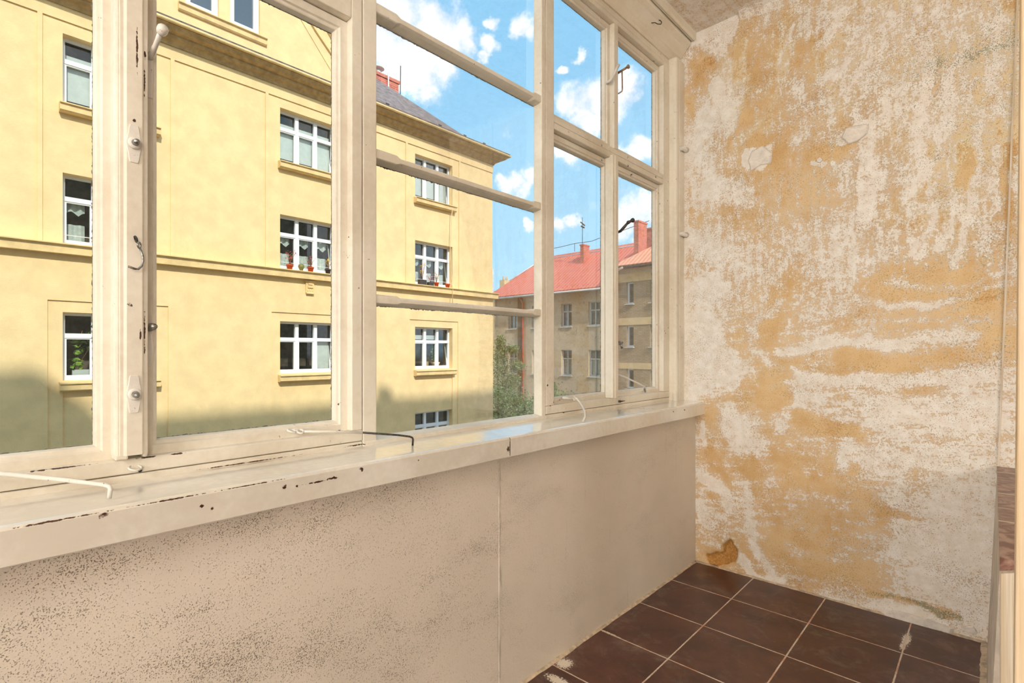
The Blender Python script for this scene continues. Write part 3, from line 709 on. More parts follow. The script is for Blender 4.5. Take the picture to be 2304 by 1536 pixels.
bt = MB().tube([(XS, 2.248, 1.235), (-1.355, 2.249, 1.235)], .006, 8)
bt.tube([(-1.352, 2.236, 1.246), (-1.350, 2.249, 1.235), (-1.350, 2.262, 1.242)], [.006, .004, .006], 8).tube([(-1.350, 2.250, 1.232), (-1.350, 2.258, 1.212)], [.004, .006], 8)
bt.build('wing_latch', M_steel, lb)
tg = MB().tube([(XW, 2.245, .950), (XW + .010, 2.245, .950)], .006, 8).tube([(XW + .009, 2.243, .950), (XW + .010, 2.285, .951)], [.004, .002], 8)
tg.build('turn_button', M_dark, w3)

# casing against the scraped wall, with hinge lugs, and the pelmet above
csg = [(-1.42, YE), (-1.317, YE), (-1.317, 2.836), (-1.320, 2.832), (-1.317, 2.828), (-1.317, 2.806)] + arc((-1.331, 2.806), .014, 0, -90, 5) + [(-1.345, 2.793), (-1.350, 2.7925), (-1.3585, 2.7925), (-1.362, 2.7925), (-1.362, 2.803), (-1.42, 2.803)]
cas = struct('trim_7', MB().prism(csg, 'z', .916, 2.866), M_frame)
for z in (2.36, 1.87):
    MB().tube([(-1.325, 2.838, z), (-1.306, 2.845, z), (-1.300, 2.868, z - .004), (-1.303, 2.890, z)], [.012, .013, .012, .016], 10).build('hinge_lug', M_hw, cas)
pl = MB().prism([(-1.42, 2.866), (-1.357, 2.866), (-1.355, 2.884), (-1.340, 2.898), (-1.334, 2.902), (-1.306, 2.934), (-1.303, 2.944), (-1.292, 2.950), (-1.279, 2.960), (-1.277, 2.968), (-1.277, ZC), (-1.42, ZC)], 'y', -.36, YE - .002)
pel = struct('trim_8', pl, M_pelmet)
struct('trim_9', MB().prism([(-1.270, 2.976), (-1.2625, 2.976), (-1.2625, ZC), (-1.270, ZC)], 'y', -.36, YE - .004).prism([(-1.2595, 2.974), (-1.254, 2.974), (-1.247, 2.984), (-1.247, ZC), (-1.2595, ZC)], 'y', -.36, YE - .004), M_pelmet)

# loose ironwork: each one swings on its own eye
ck = empty('cup_hook', (-1.315, 2.50, 2.925), label='small dark cup hook screwed into the cream pelmet near the ceiling', cat='hook')
MB().tube([(-1.318, 2.50, 2.922), (-1.300, 2.505, 2.918)], .0022, 8).build('screw', M_dark, ck)
MB().tube([(-1.300, 2.505, 2.918), (-1.292, 2.520, 2.914), (-1.284, 2.538, 2.918), (-1.284, 2.548, 2.932), (-1.290, 2.548, 2.944), (-1.296, 2.540, 2.946)], .0022, 8).build('hook', M_dark, ck)

hk = empty('cabin_hook', (-1.335, .2695, 1.43), label='bent grey steel hook hanging from an eye on the post between two left casements', cat='hook')
MB().tube([(-1.3425, .265, 1.4425), (-1.337, .266, 1.442)], .002, 6).ring((-1.335, .2665, 1.4365), (0, 1, .3), .0065, .0018, 14).build('screw_eye', M_dark, hk)
MB().ring((-1.331, .2715, 1.424), (.5, .7, 0), .0065, .0018, 14).tube([(-1.330, .2725, 1.418), (-1.328, .2765, 1.405), (-1.326, .2775, 1.392), (-1.325, .2745, 1.380), (-1.324, .2685, 1.3725), (-1.322, .262, 1.372), (-1.320, .2505, 1.3755)], .0023, 10).build('rod', M_steel, hk)

rg_ = MB().ring((-1.353, .2685, .949), (.35, .1, 1), .0115, .0022, 18)
tag(rg_.build('screw_eye', M_hw), 'painted ring eye in the frame rail below the hook post', 'screw eye')
tag(MB().lathe((-1.3605, .2785, .9405), (1, 0, 0), [(0, .0035), (.003, .004), (.004, .001)], 10).build('screw', M_dark), 'small dark screw head beside the ring eye on the rail', 'screw')

st = empty('casement_stay', (-1.34, .0, .97), label='cream painted bent stay rod lying over the sill at far left', cat='window stay')
MB().tube([(-1.345, -.10, .982), (-1.33, .06, .976), (-1.295, .13, .960), (-1.255, .200, .9425), (-1.249, .207, .939), (-1.247, .2085, .934), (-1.246, .206, .9165)], [.0045, .0045, .0042, .0042, .0042, .0042, .004], 12).build('rod', M_hw, st)
MB().ring((-1.352, -.11, .982), (0, 0, 1), .012, .003, 16).build('screw_eye', M_hw, st)

st = empty('casement_stay', (-1.37, .62, .99), label='thin stay rod with black worn tip over the sill beside the second post', cat='window stay')
MB().ring((-1.372, .617, .987), (.3, .2, .9), .0105, .0028, 18).build('screw_eye', M_hw, st)
MB().ring((-1.365, .637, .984), (.5, .0, .8), .0085, .0028, 16).tube([(-1.360, .646, .983), (-1.345, .72, .976), (-1.325, .80, .966)], [.0032, .0032, .0032], 10).build('rod', M_hw, st)
MB().tube([(-1.325, .80, .966), (-1.302, .905, .9490), (-1.289, .938, .9420), (-1.2855, .9455, .938), (-1.2845, .947, .933), (-1.284, .945, .914)], .0030, 10).build('rod_tip', M_dark, st)

st = empty('casement_stay', (-1.375, 1.84, .99), label='curved white painted hook hanging over the sill under the third window', cat='window stay')
MB().tube([(-1.384, 1.815, .9965), (-1.373, 1.84, .992), (-1.362, 1.862, .988)], [.007, .006, .0045], 10).ring((-1.358, 1.872, .989), (.2, 1, 0), .0075, .0022, 14).build('screw_eye', M_hw, st)
MB().tube([(-1.352, 1.874, .994), (-1.345, 1.874, .987), (-1.325, 1.866, .975), (-1.290, 1.838, .958), (-1.258, 1.808, .943), (-1.232, 1.772, .928), (-1.218, 1.738, .9135)], .0042, 12).build('rod', M_hw, st)

st = empty('casement_stay', (-1.36, 2.4, 1.0), label='grey stay rod slanting across the lower right casement pane', cat='window stay')
MB().tube([(XS, 2.243, 1.083), (-1.368, 2.247, 1.083)], [.008, .006], 10).build('screw_eye', M_steel, st)
MB().tube([(-1.366, 2.247, 1.083), (-1.362, 2.30, 1.070), (-1.357, 2.40, 1.040), (-1.353, 2.49, 1.012), (-1.354, 2.505, .998)], .0048, 10).build('rod', M_hw, st)
MB().ring((-1.358, 2.505, .990), (1, .2, .3), .010, .003, 14).build('end_ring', M_steel, st)

# ================================================================== the street outside
M_yel = plain('warm_yellow_render', c3(242, 210, 156), .9, .06, 2.2, .006, .15, 30)
M_yel2 = plain('yellow_render_mouldings', c3(238, 205, 148), .9, .10, 3.0, .004, .15, 25)
M_upvc = plain('white_window_frames', (.86, .86, .86, 1), .4, .02, 3)
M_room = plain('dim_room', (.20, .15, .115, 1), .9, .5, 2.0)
M_blind = plain('pale_roller_blind', (.84, .88, .88, 1), .8, .05, 9)
M_net = plain('grey_net_curtain', (.80, .85, .83, 1), .9, .12, 10)
M_slate = plain('dark_slate_roof', (.27, .215, .20, 1), .8, .25, 5, .02, .2, 8, sc=(1, 1, 1))
m, t, b = mat('red_brick'); M_brick = m
pos = world_pos(t)
q = t.node('CombineXYZ', {'X': t.m('ADD', t.node('SeparateXYZ', {'Vector': pos}).outputs[0], t.node('SeparateXYZ', {'Vector': pos}).outputs[1]), 'Y': t.node('SeparateXYZ', {'Vector': pos}).outputs[2]}).outputs[0]
def bricks(t, c1, c2, mo, sc=1.0):
    bt_ = t.node('TexBrick', {'Vector': q_, 'Color1': c1, 'Color2': c2, 'Mortar': mo, 'Scale': sc, 'Mortar Size': .012, 'Brick Width': .29, 'Row Height': .085})
    return bt_
q_ = q; br = bricks(t, c3(196, 92, 74), c3(222, 118, 96), c3(206, 160, 140))
t.put(b.inputs['Base Color'], t.mix(t.ramp(t.noise(pos, 4, 5, .6), .4, .7, 0, .5), br.outputs[0], c3(150, 82, 66))); b.inputs['Roughness'].default_value = .9
m, t, b = mat('tan_brickwork'); M_tanbrick = m
pos = world_pos(t)
q_ = t.node('CombineXYZ', {'X': t.m('ADD', t.node('SeparateXYZ', {'Vector': pos}).outputs[0], t.node('SeparateXYZ', {'Vector': pos}).outputs[1]), 'Y': t.node('SeparateXYZ', {'Vector': pos}).outputs[2]}).outputs[0]
br = bricks(t, c3(176, 146, 108), c3(190, 160, 122), c3(150, 122, 92))
t.put(b.inputs['Base Color'], t.mix(t.ramp(t.noise(pos, 2, 6, .7), .45, .7, 0, .35), br.outputs[0], c3(146, 118, 88)))
t.put(b.inputs['Normal'], t.bump(br.outputs[1], -.02)); b.inputs['Roughness'].default_value = .9
m, t, b = mat('weathered_brown_render'); M_brown = m
pos = world_pos(t)
n1 = t.noise(pos, .7, 7, .7); n2 = t.noise(pos, 6, 6, .7, sc=(1, 1, .6)); n3 = t.noise(pos, 2.2, 8, .75, dist=1.2)
col = t.mix(t.ramp(n1, .35, .7), c3(198, 172, 142), c3(216, 190, 158))
col = t.mix(t.ramp(n2, .52, .72, 0, .6), col, c3(134, 110, 86)); col = t.mix(t.ramp(n3, .58, .66, 0, .55), col, c3(112, 92, 72))
t.put(b.inputs['Base Color'], col); b.inputs['Roughness'].default_value = .95; t.put(b.inputs['Normal'], t.bump(n2, .03))
M_sand = plain('sand_band', c3(226, 192, 142), .9, .08, 3)
def tile_mat(name, a, c):
    m, t, b = mat(name); pos = world_pos(t)
    xx = t.node('SeparateXYZ', {'Vector': pos}).outputs
    wv = t.m('ABSOLUTE', t.m('SUBTRACT', t.m('FRACT', t.m('MULTIPLY', xx[0], 3.6)), .5))
    row = t.m('FRACT', t.m('MULTIPLY', xx[1], 1.15))
    col = t.mix(t.ramp(wv, .05, .3), a, c); col = t.mix(t.ramp(row, .07, .0, 0, .35), col, c3(150, 66, 50))
    col = t.mix(t.ramp(t.noise(pos, 1.4, 6, .7), .5, .75, 0, .35), col, c3(190, 96, 74))
    t.put(b.inputs['Base Color'], col); b.inputs['Roughness'].default_value = .8
    t.put(b.inputs['Normal'], t.bump(wv, .05)); return m
M_red = tile_mat('red_roof_tiles', c3(214, 98, 78), c3(232, 126, 102))
M_orange = tile_mat('orange_roof_tiles', c3(232, 140, 104), c3(246, 170, 134))
M_zinc = plain('white_gutter', (.72, .70, .66, 1), .5, .1, 3)
M_redpipe = plain('red_downpipe', c3(214, 92, 66), .5, .1, 3)

def stepwall(mb, us, ws, dep):
    us = sorted(set(us)); ws = sorted(set(ws))
    D = [[dep((a + b_) / 2, (c_ + d_) / 2) for c_, d_ in zip(ws[:-1], ws[1:])] for a, b_ in zip(us[:-1], us[1:])]
    big = None
    for i in range(len(us) - 1):
        for j in range(len(ws) - 1):
            v = D[i][j]; open_ = isinstance(v, tuple); vv = v[0] if open_ else v
            u0, u1, w0, w1 = us[i], us[i + 1], ws[j], ws[j + 1]
            if not open_: mb.add([(u0, vv, w0), (u1, vv, w0), (u1, vv, w1), (u0, vv, w1)], [(0, 1, 2, 3)])
            if i + 1 < len(us) - 1:
                n = D[i + 1][j]; nv = n[0] if isinstance(n, tuple) else n
                if abs(nv - vv) > 1e-6: mb.add([(u1, vv, w0), (u1, nv, w0), (u1, nv, w1), (u1, vv, w1)], [(0, 1, 2, 3)])
            if j + 1 < len(ws) - 1:
                n = D[i][j + 1]; nv = n[0] if isinstance(n, tuple) else n
                if abs(nv - vv) > 1e-6: mb.add([(u0, vv, w1), (u1, vv, w1), (u1, nv, w1), (u0, nv, w1)], [(0, 1, 2, 3)])

def ubox(mb, u0, u1, v0, v1, w0, w1): mb.box(u0, u1, v0, v1, w0, w1)

def ext_window(parent, T, u0, u1, w0, w1, dep, cols=3, tr=.66, mm=None, tilt=False, fr=.065, mu=.11, pane=None):
    mm = mm or M_upvc; f = MB(T); v0, v1 = dep - .02, dep + .05
    if w1 - w0 < .3: return None
    ubox(f, u0, u0 + fr, v0, v1, w0, w1); ubox(f, u1 - fr, u1, v0, v1, w0, w1)
    ubox(f, u0, u1, v0 - .004, v1, w0, w0 + fr * 1.3); ubox(f, u0, u1, v0 - .004, v1, w1 - fr, w1)
    cw = (u1 - u0) / cols
    for k in range(1, cols): ubox(f, u0 + cw * k - mu / 2, u0 + cw * k + mu / 2, v0 - .015, v1, w0, w1)
    zt = w0 + (w1 - w0) * tr
    if tr: ubox(f, u0, u1, v0 - .01, v1, zt - mu / 2, zt + mu / 2)
    # inner casement edges
    for k in range(cols):
        a, b_ = u0 + cw * k + (fr if k == 0 else mu / 2), u0 + cw * (k + 1) - (fr if k == cols - 1 else mu / 2)
        top_ = zt - mu / 2 if tr else w1 - fr
        lo = w0 + fr * 1.3
        tl = .10 if (tilt and k == cols - 1) else 0
        e = fr * .45
        for (a0, a1, c0, c1) in ((a, a + e, lo + e, top_ - e), (b_ - e, b_, lo + e, top_ - e), (a, b_, lo, lo + e), (a, b_, top_ - e, top_)):
            if tl:
                sh = lambda w_: (w_ - lo) / (top_ - lo) * .16
                vs = [(a0, v0 + .02 + sh(c0), c0), (a1, v0 + .02 + sh(c0), c0), (a1, v1 + sh(c0), c0), (a0, v1 + sh(c0), c0), (a0, v0 + .02 + sh(c1), c1), (a1, v0 + .02 + sh(c1), c1), (a1, v1 + sh(c1), c1), (a0, v1 + sh(c1), c1)]
                f.add(vs, [(0, 3, 2, 1), (4, 5, 6, 7), (0, 1, 5, 4), (1, 2, 6, 5), (2, 3, 7, 6), (3, 0, 4, 7)])
            else: ubox(f, a0, a1, v0 + .01, v1, c0, c1)
    o = f.build('window', mm, parent)
    MB(T).box(u0 + .02, u1 - .02, dep + .055, dep + .06, w0 + .02, w1 - .02).build('pane', pane or M_pane, o)
    return o

def drape(o, T, u0, u1, w0, w1, v, m, scallop=0, name='curtain', amp=.03):
    mbd = MB(T); n = max(12, int((u1 - u0) / .03)); vs = []; rng = random.Random(int(abs(u0) * 100 + w0 * 10))
    for i in range(n + 1):
        u = u0 + (u1 - u0) * i / n
        dv = math.sin(i * 1.1) * amp + math.sin(i * .37) * amp * .6
        zb = w0 + (scallop * (abs(math.sin(i * math.pi / 9)) - .5) if scallop else 0)
        vs += [(u, v + dv, w1), (u, v + dv, zb)]
    mbd.add(vs, [(2 * i, 2 * i + 1, 2 * i + 3, 2 * i + 2) for i in range(n)], True)
    return mbd.build(name, m, o, recalc=False)

# ---- yellow apartment house across the street
X0 = -16.0
TY = lambda u, v, w_: (X0 - v, u, w_)
yb = empty('apartment_building', (X0, 6, -6), label='long pale yellow rendered apartment house with moulded cornice and white triple windows', cat='building')
cols_ = [-8.36, -3.29, 1.78, 6.85, 11.92]; WW = 1.85
rows_ = [(7.03, 8.66), (3.74, 5.39), (.50, 2.11), (-2.75, -1.16)]
strips = [1.38 + 5.07 * k + o_ for k in (-2, -1, 0, 1, 2) for o_ in (0, 2.62)]
us = [-12.5, 16.05]; ws = [-6, 9.4, 8.95, 3.55, 2.38, .36]
for c_ in cols_: us += [c_, c_ + WW, c_ - .27, c_ + 2.12]
for s_ in strips: us += [s_ - .045, s_ + .045]
for r_ in rows_: ws += list(r_)
def ydep(u, w_):
    for c_ in cols_:
        if c_ < u < c_ + WW:
            for r_ in rows_:
                if r_[0] < w_ < r_[1]: return (.27,)
    if w_ > 8.95: return 0.0
    if w_ > 3.55: return 0.0 if any(abs(u - s_) < .045 for s_ in strips) else .035
    for c_ in cols_:
        if c_ - .27 < u < c_ + 2.12 and w_ < 2.38: return .07 if (c_ < u < c_ + WW and w_ < .36) else .035
    return 0.0
wm = MB(TY); stepwall(wm, us, ws, ydep)
wm.build('wall', M_yel, yb, recalc=False)
for ya, yb_ in ((15.75, 16.04), (-12.5, -12.2)): MB().box(-30, -16.06, ya, yb_, -6, 9.5).build('side_wall', M_yel, yb)
MB().box(-17.6, -17.5, -12.2, 15.7, -6, 9.5).build('interior', M_room, yb)
# intermediate floors keep the rooms separate
fl_ = MB()
for z in (-3.1, .1, 3.3, 6.6, 9.2): fl_.box(-17.5, -16.35, -12.2, 15.7, z - .12, z)
for c_ in cols_[1:]: fl_.box(-17.5, -16.35, c_ - 1.7, c_ - 1.6, -6, 9.4)
fl_.build('interior', M_room, yb)
# string course and sills
def run_prof(mb, prof, u0, u1):
    mb.prism([(X0 + o_, z) for o_, z in prof], 'y', u0, u1)
bc = MB(); run_prof(bc, [(-.05, 3.46), (.19, 3.46), (.195, 3.60), (.21, 3.655), (.27, 3.665), (.27, 3.69), (-.05, 3.72)], -12.5, 16.19)
bc.build('string_course', M_yel2, yb)
for c_ in cols_[1:]:
    for wb in (7.03, .50):
        sm = MB(); run_prof(sm, [(-.27, wb - .02), (-.27, wb), (.21, wb - .05), (.21, wb - .075), (.165, wb - .08), (.16, wb - .22), (.12, wb - .25), (-.05, wb - .25)], c_ - .07, c_ + WW + .07)
        sm.build('sill', M_yel2, yb)
# cornice with a return at the corner
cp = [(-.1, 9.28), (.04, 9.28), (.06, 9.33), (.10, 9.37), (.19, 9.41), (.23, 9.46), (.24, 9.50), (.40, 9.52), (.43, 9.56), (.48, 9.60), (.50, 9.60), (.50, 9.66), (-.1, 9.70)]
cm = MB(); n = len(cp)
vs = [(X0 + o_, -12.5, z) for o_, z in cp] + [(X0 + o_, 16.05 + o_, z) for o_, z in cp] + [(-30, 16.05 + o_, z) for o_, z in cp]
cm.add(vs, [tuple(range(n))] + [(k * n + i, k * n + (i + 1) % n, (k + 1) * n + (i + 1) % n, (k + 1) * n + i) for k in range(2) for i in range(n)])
cm.build('cornice', plain('dark_cornice_render', c3(192, 160, 114), .95, .16, 6, .01, .1, 20), yb)  # cornice render, darker than the walls all over
gt = MB().tube([(X0 + .53, -12.5, 9.665), (X0 + .53, 16.58, 9.665), (-30, 16.58, 9.665)], .05, 8)
gt.build('gutter', M_yel2, yb)
def roofpt(k, z): return k, z
KZ = [(0, 9.68), (1.15, 10.22), (3.4, 12.25), (6.2, 14.75)]
rm = MB()
for (k0, z0), (k1, z1) in zip(KZ[:-1], KZ[1:]):
    rm.add([(X0 + .52 - k0, -12.5, z0), (X0 + .52 - k0, 16.57 - k0, z0), (X0 + .52 - k1, 16.57 - k1, z1), (X0 + .52 - k1, -12.5, z1)], [(0, 1, 2, 3)])
    rm.add([(X0 + .52 - k0, 16.57 - k0, z0), (-30, 16.57 - k0, z0), (-30, 16.57 - k1, z1), (X0 + .52 - k1, 16.57 - k1, z1)], [(0, 1, 2, 3)])
rf = rm.build('roof', M_slate, yb, recalc=False); rf.modifiers.new('s', 'SOLIDIFY').thickness = -.08
for yy in (9.3, 10.5, 12.9, 14.2, 15.3):
    sg = MB(); sg.box(X0 + .15, X0 + .17, yy, yy + .14, 9.92, 10.02).box(X0 + .02, X0 + .16, yy + .06, yy + .08, 9.9, 9.99); sg.build('snow_guard', M_dark, rf)
sk = MB()
sk.add([(X0 + .1, 11.35, 9.93), (X0 + .1, 12.05, 9.93), (X0 - .55, 12.05, 10.27), (X0 - .55, 11.35, 10.27), (X0 + .06, 11.35, 10.02), (X0 + .06, 12.05, 10.02), (X0 - .59, 12.05, 10.36), (X0 - .59, 11.35, 10.36)],
       [(0, 3, 2, 1), (4, 5, 6, 7), (0, 1, 5, 4), (1, 2, 6, 5), (2, 3, 7, 6), (3, 0, 4, 7)])
so_ = sk.build('skylight', M_zinc, rf)
m, t, b = mat('sky_mirroring_glass'); b.inputs['Base Color'].default_value = (.10, .12, .15, 1); b.inputs['Roughness'].default_value = .05; b.inputs['Specular IOR Level'].default_value = .8; M_mirror = m
gk2 = MB(); gk2.add([(X0 + .0, 11.42, 10.055), (X0 + .0, 11.98, 10.055), (X0 - .53, 11.98, 10.34), (X0 - .53, 11.42, 10.34)], [(0, 1, 2, 3)]); gk2.build('pane', M_mirror, so_)
# cross gable over the cornice
gp = [(1.3, 9.66), (9.25, 9.66), (9.25, 9.95), (7.92, 11.25), (5.27, 15.0), (2.6, 11.25), (1.3, 9.95)]
gus = [1.3, 4.30, 5.12, 5.42, 6.24, 7.9]
gm_ = MB(TY)
stepwall(gm_, [2.0, 4.30, 5.12, 5.42, 6.24, 8.55], [9.66, 10.56, 11.5], lambda u, w_: (.12,) if (w_ > 10.56 and (4.3 < u < 5.12 or 5.42 < u < 6.24)) else 0.0)
stepwall(gm_, [2.74, 4.30, 5.12, 5.42, 6.24, 7.80], [11.5, 11.9, 12.5], lambda u, w_: (.12,) if (w_ < 11.9 and (4.3 < u < 5.12 or 5.42 < u < 6.24)) else 0.0)
for a in ([(8.55, 9.66), (9.95, 9.66), (9.95, 9.9), (8.55, 11.5)], [(.6, 9.66), (2.0, 9.66), (2.0, 11.5), (.6, 9.9)], [(7.80, 11.5), (8.55, 11.5), (7.80, 12.5)], [(2.0, 11.5), (2.74, 11.5), (2.74, 12.5)], [(2.74, 12.5), (7.80, 12.5), (5.27, 15.7)]):
    gm_.add([(u, 0, w_) for u, w_ in a], [tuple(range(len(a)))])
gw = gm_.build('gable_wall', M_yel, yb, recalc=False)
gl_ = MB()
def rake(a, b_, th_, o0, o1):
    vs = []
    for x in (X0 + o0, X0 + o1): vs += [(x, a[0], a[1] - th_), (x, b_[0], b_[1] - th_), (x, b_[0], b_[1]), (x, a[0], a[1])]
    gl_.add(vs, [(0, 1, 2, 3), (7, 6, 5, 4), (0, 4, 5, 1), (1, 5, 6, 2), (2, 6, 7, 3), (3, 7, 4, 0)])
for mir in (1, -1):
    q = lambda u, w_: (5.275 + mir * (u - 5.275), w_)
    for (pa, pb, pc), th_, o0 in ((((10.0, 9.9), (8.58, 11.52), (5.27, 15.8)), .14, .14), (((9.45, 10.1), (7.92, 11.60), (5.27, 14.75)), .10, .07), (((8.95, 9.9), (7.53, 11.59), (5.27, 14.3)), .035, .02)):
        rake(q(*pa), q(*pb), th_, o0, -.3 if o0 > .1 else -.02); rake(q(*pb), q(*pc), th_, o0, -.3 if o0 > .1 else -.02)
gl_.build('gable_moulding', M_yel2, gw)
gb = MB(); gb.prism([(.6, 9.7), (9.95, 9.7), (9.95, 9.85), (8.55, 11.4), (5.27, 15.6), (2.0, 11.4), (.6, 9.85)], 'x', X0 - .5, X0 - 5.5); gb.build('gable_roof', M_slate, yb)
sm = MB(); run_prof(sm, [(-.1, 10.56), (.14, 10.52), (.14, 10.49), (.09, 10.48), (.08, 10.34), (.05, 10.31), (-.05, 10.31)], 4.12, 6.42); sm.build('sill', M_yel2, gw)
for a in (4.30, 5.42):
    ext_window(yb, TY, a, a + .82, 10.56, 11.9, .12, cols=1, tr=0, fr=.10, pane=M_mirror)
# windows, blinds and curtains
for ci, c_ in enumerate(cols_[1:]):
    for ri, (wa, wb) in enumerate(rows_):
        if ri == 3 and ci != 3: continue
        o = ext_window(yb, TY, c_, c_ + WW, wa, wb, .27, tilt=(ri < 3 and ci != 1))
        if ri == 0: 
            for k in range(3): MB(TY).box(c_ + .08 + k * WW / 3, c_ + (k + 1) * WW / 3 - .06, .39, .40, wa + (.20 if k < 2 else .14), wa + 1.05).build('blind', M_blind, o)
            MB(TY).box(c_ + .08, c_ + WW - .06, .42, .43, wa + 1.1, wa + 1.30).build('blind', M_blind, o)
        if ri == 1:
            zt = wa + (wb - wa) * .66
            for k in range(3):
                a = c_ + .06 + k * WW / 3; b_ = c_ + (k + 1) * WW / 3 - .06
                drape(o, TY, a, a + (b_ - a) * .8, zt - .30, zt - .02, .42, M_net, .10); drape(o, TY, a, a + (b_ - a) * .8, wa + .06, zt - .56, .44, M_net, 0)
        if ri == 2 and ci == 3:
            for ua_ in (c_ + .05, c_ + .68): MB(TY).box(ua_, ua_ + .57, .40, .41, wb - .46, wb - .30).build('blind', M_blind, o)
        if ri == 2 and ci == 2:
            MB(TY).box(c_ + 1.30, c_ + 1.78, .40, .41, wa + .1, wa + 1.0).build('blind', M_blind, o)
        if ri == 1:
            g_ = MB(); g_.tube([(X0 + .07, c_ + .02, wa + .17), (X0 + .07, c_ + WW - .02, wa + .17)], .009, 6)
            for k in range(4): g_.tube([(X0 + .07, c_ + .03 + k * (WW - .06) / 3, wa + .17), (X0 - .1, c_ + .03 + k * (WW - .06) / 3, wa + .17)], .007, 6)
            g_.build('guard_rail', M_upvc, o)
# cable down the wall by the right-hand windows, relief plaque
cb_ = MB().tube([(X0 + .03, 13.62, 8.4), (X0 + .05, 13.60, 7.0), (X0 + .17, 13.58, 6.85), (X0 + .06, 13.56, 5.2), (X0 + .22, 13.55, 3.7), (X0 + .22, 13.55, 3.1)], .014, 6).build('cable', M_yel2, yb)
pq = MB(TY).box(7.63, 7.90, -.045, .0, 3.04, 3.42).box(7.60, 7.93, -.08, .0, 3.38, 3.43).box(7.64, 7.89, -.09, 0, 3.01, 3.05)
for i_ in range(3): pq.box(7.66 + .08 * i_, 7.71 + .08 * i_, -.06, -.04, 3.10, 3.16)
pq.box(7.68, 7.86, -.08, -.04, 3.20, 3.26).box(7.70, 7.84, -.075, -.04, 3.30, 3.35)
pq.build('relief_plaque', M_yel2, yb)
# chimney
ch = MB().box(-20.9, -20.0, 10.4, 13.94, 11.5, 13.42).build('chimney', M_brick, yb)
MB().box(-20.95, -19.95, 10.35, 13.99, 13.42, 13.55).build('chimney_cap', M_brick, ch)
MB().tube([(-20.3, 13.05, 13.5), (-20.3, 13.05, 13.85)], .12, 12).lathe((-20.3, 13.05, 13.85), (0, 0, 1), [(0, .12), (.03, .28), (.10, .22), (.14, .05)], 14).build('cowl', M_zinc, ch)
MB().tube([(-19.94, 13.35, 11.8), (-19.94, 13.35, 13.7)], .035, 8).build('pipe', M_zinc, ch)
MB().tube([(-20.0, 14.02, 11.5), (-20.0, 14.05, 14.3)], .022, 6).build('mast', M_dark, ch)

# ---- flower pots on the ledge of the string course and plants behind panes
M_terra = plain('terracotta', c3(206, 92, 52), .8, .1, 12)
M_darkpot = plain('dark_plastic_pot', (.06, .05, .045, 1), .6, .1, 12)
M_twig = plain('dry_twigs', c3(150, 110, 80), .9, .1, 12)
def leafmat(name, a, c):
    m, t, b = mat(name); pos = world_pos(t)
    t.put(b.inputs['Base Color'], t.mix(t.ramp(t.noise(pos, 9, 4, .6), .35, .65), a, c)); b.inputs['Roughness'].default_value = .6
    b.inputs['Transmission Weight'].default_value = 0
    return m
M_leaf_g = leafmat('fresh_green_leaves', c3(90, 140, 40), c3(165, 195, 80))
M_leaf_y = leafmat('yellowing_leaves', c3(214, 176, 66), c3(236, 196, 90))
M_leaf_r = leafmat('reddish_leaves', c3(196, 70, 50), c3(214, 120, 100))
M_leaf_p = leafmat('pink_blossom', c3(236, 130, 170), c3(246, 170, 196))
M_cactus = leafmat('cactus_green', c3(108, 110, 50), c3(140, 130, 70))
def leafcloud(centers, n, size, seed, m, name, parent):
    rng = random.Random(seed); mbl = MB()
    for i in range(n):
        c_, r_ = centers[rng.randrange(len(centers))]
        p = Vector((max(-1.7, min(1.7, rng.gauss(0, .55))), max(-1.7, min(1.7, rng.gauss(0, .55))), max(-1.7, min(1.7, rng.gauss(0, .55)))))
        p = Vector(c_) + Vector((p.x * r_[0], p.y * r_[1], p.z * r_[2]))
        a = Vector((rng.gauss(0, 1), rng.gauss(0, 1), rng.gauss(0, .6))).normalized(); b_ = a.orthogonal().normalized()
        b_ = (b_ * math.cos(rng.random() * 6.28) + a.cross(b_) * math.sin(rng.random() * 6.28)).normalized()
        s = size * rng.uniform(.6, 1.3)
        mbl.add([p - a * s * .5, p + b_ * s * .28, p + a * s * .5, p - b_ * s * .28], [(0, 1, 2, 3)])
    return mbl.build(name, m, parent, recalc=False)
def potted(y, label, m, plant=None, r=.095, h=.16, x=X0 + .07, z=3.70, seed=1, box=None, group=None):
    e = empty('flower_pot', (x, y, z), label=label, cat='flower pot', group=group)
    if box: MB().box(x - .07, x + .08, y - box, y + box, z, z + h).build('planter', m, e, .01)
    else: MB().lathe((x, y, z), (0, 0, 1), [(0, r * .72), (h * .78, r * .94), (h * .78, r * 1.08), (h, r * 1.1), (h, r * .9)], 16).build('pot', m, e)
    if plant:
        kind, lm, hh, nn = plant; rng = random.Random(seed); tw = MB(); tips = []
        for i in range(7 if kind == 'twig' else 4):
            a = rng.random() * 6.28; rr = rng.uniform(.3, 1) * .14
            p1 = (x + rr * .4 * math.cos(a), y + rr * .5 * math.sin(a), z + h + hh * .5); p2 = (x + rr * math.cos(a) * .6, y + rr * math.sin(a) * 1.3, z + h + hh * rng.uniform(.75, 1))
            tw.tube([(x, y, z + h * .9), p1, p2], [.008, .006, .003], 5); tips += [p1, p2]
        tw.build('stems', M_twig, e)
        leafcloud([(p, (.05, .06, .05)) for p in tips], nn, .045, seed, lm, 'leaves', e)
    return e
G1 = 'flower pots on the yellow house ledge'
potted(7.10, 'terracotta pot with reddish dry twigs, first pot on the ledge left of the big post', M_terra, ('twig', M_leaf_r, .42, 70), seed=3, group=G1)
potted(7.77, 'terracotta pot with thin sparse stems, between the reddish twigs and the black pot', M_terra, ('twig', M_leaf_r, .32, 22), seed=5, group=G1)
potted(8.36, 'black pot on an orange saucer with a yellowing plant', M_darkpot, ('leaf', M_leaf_y, .32, 60), seed=8, group=G1)
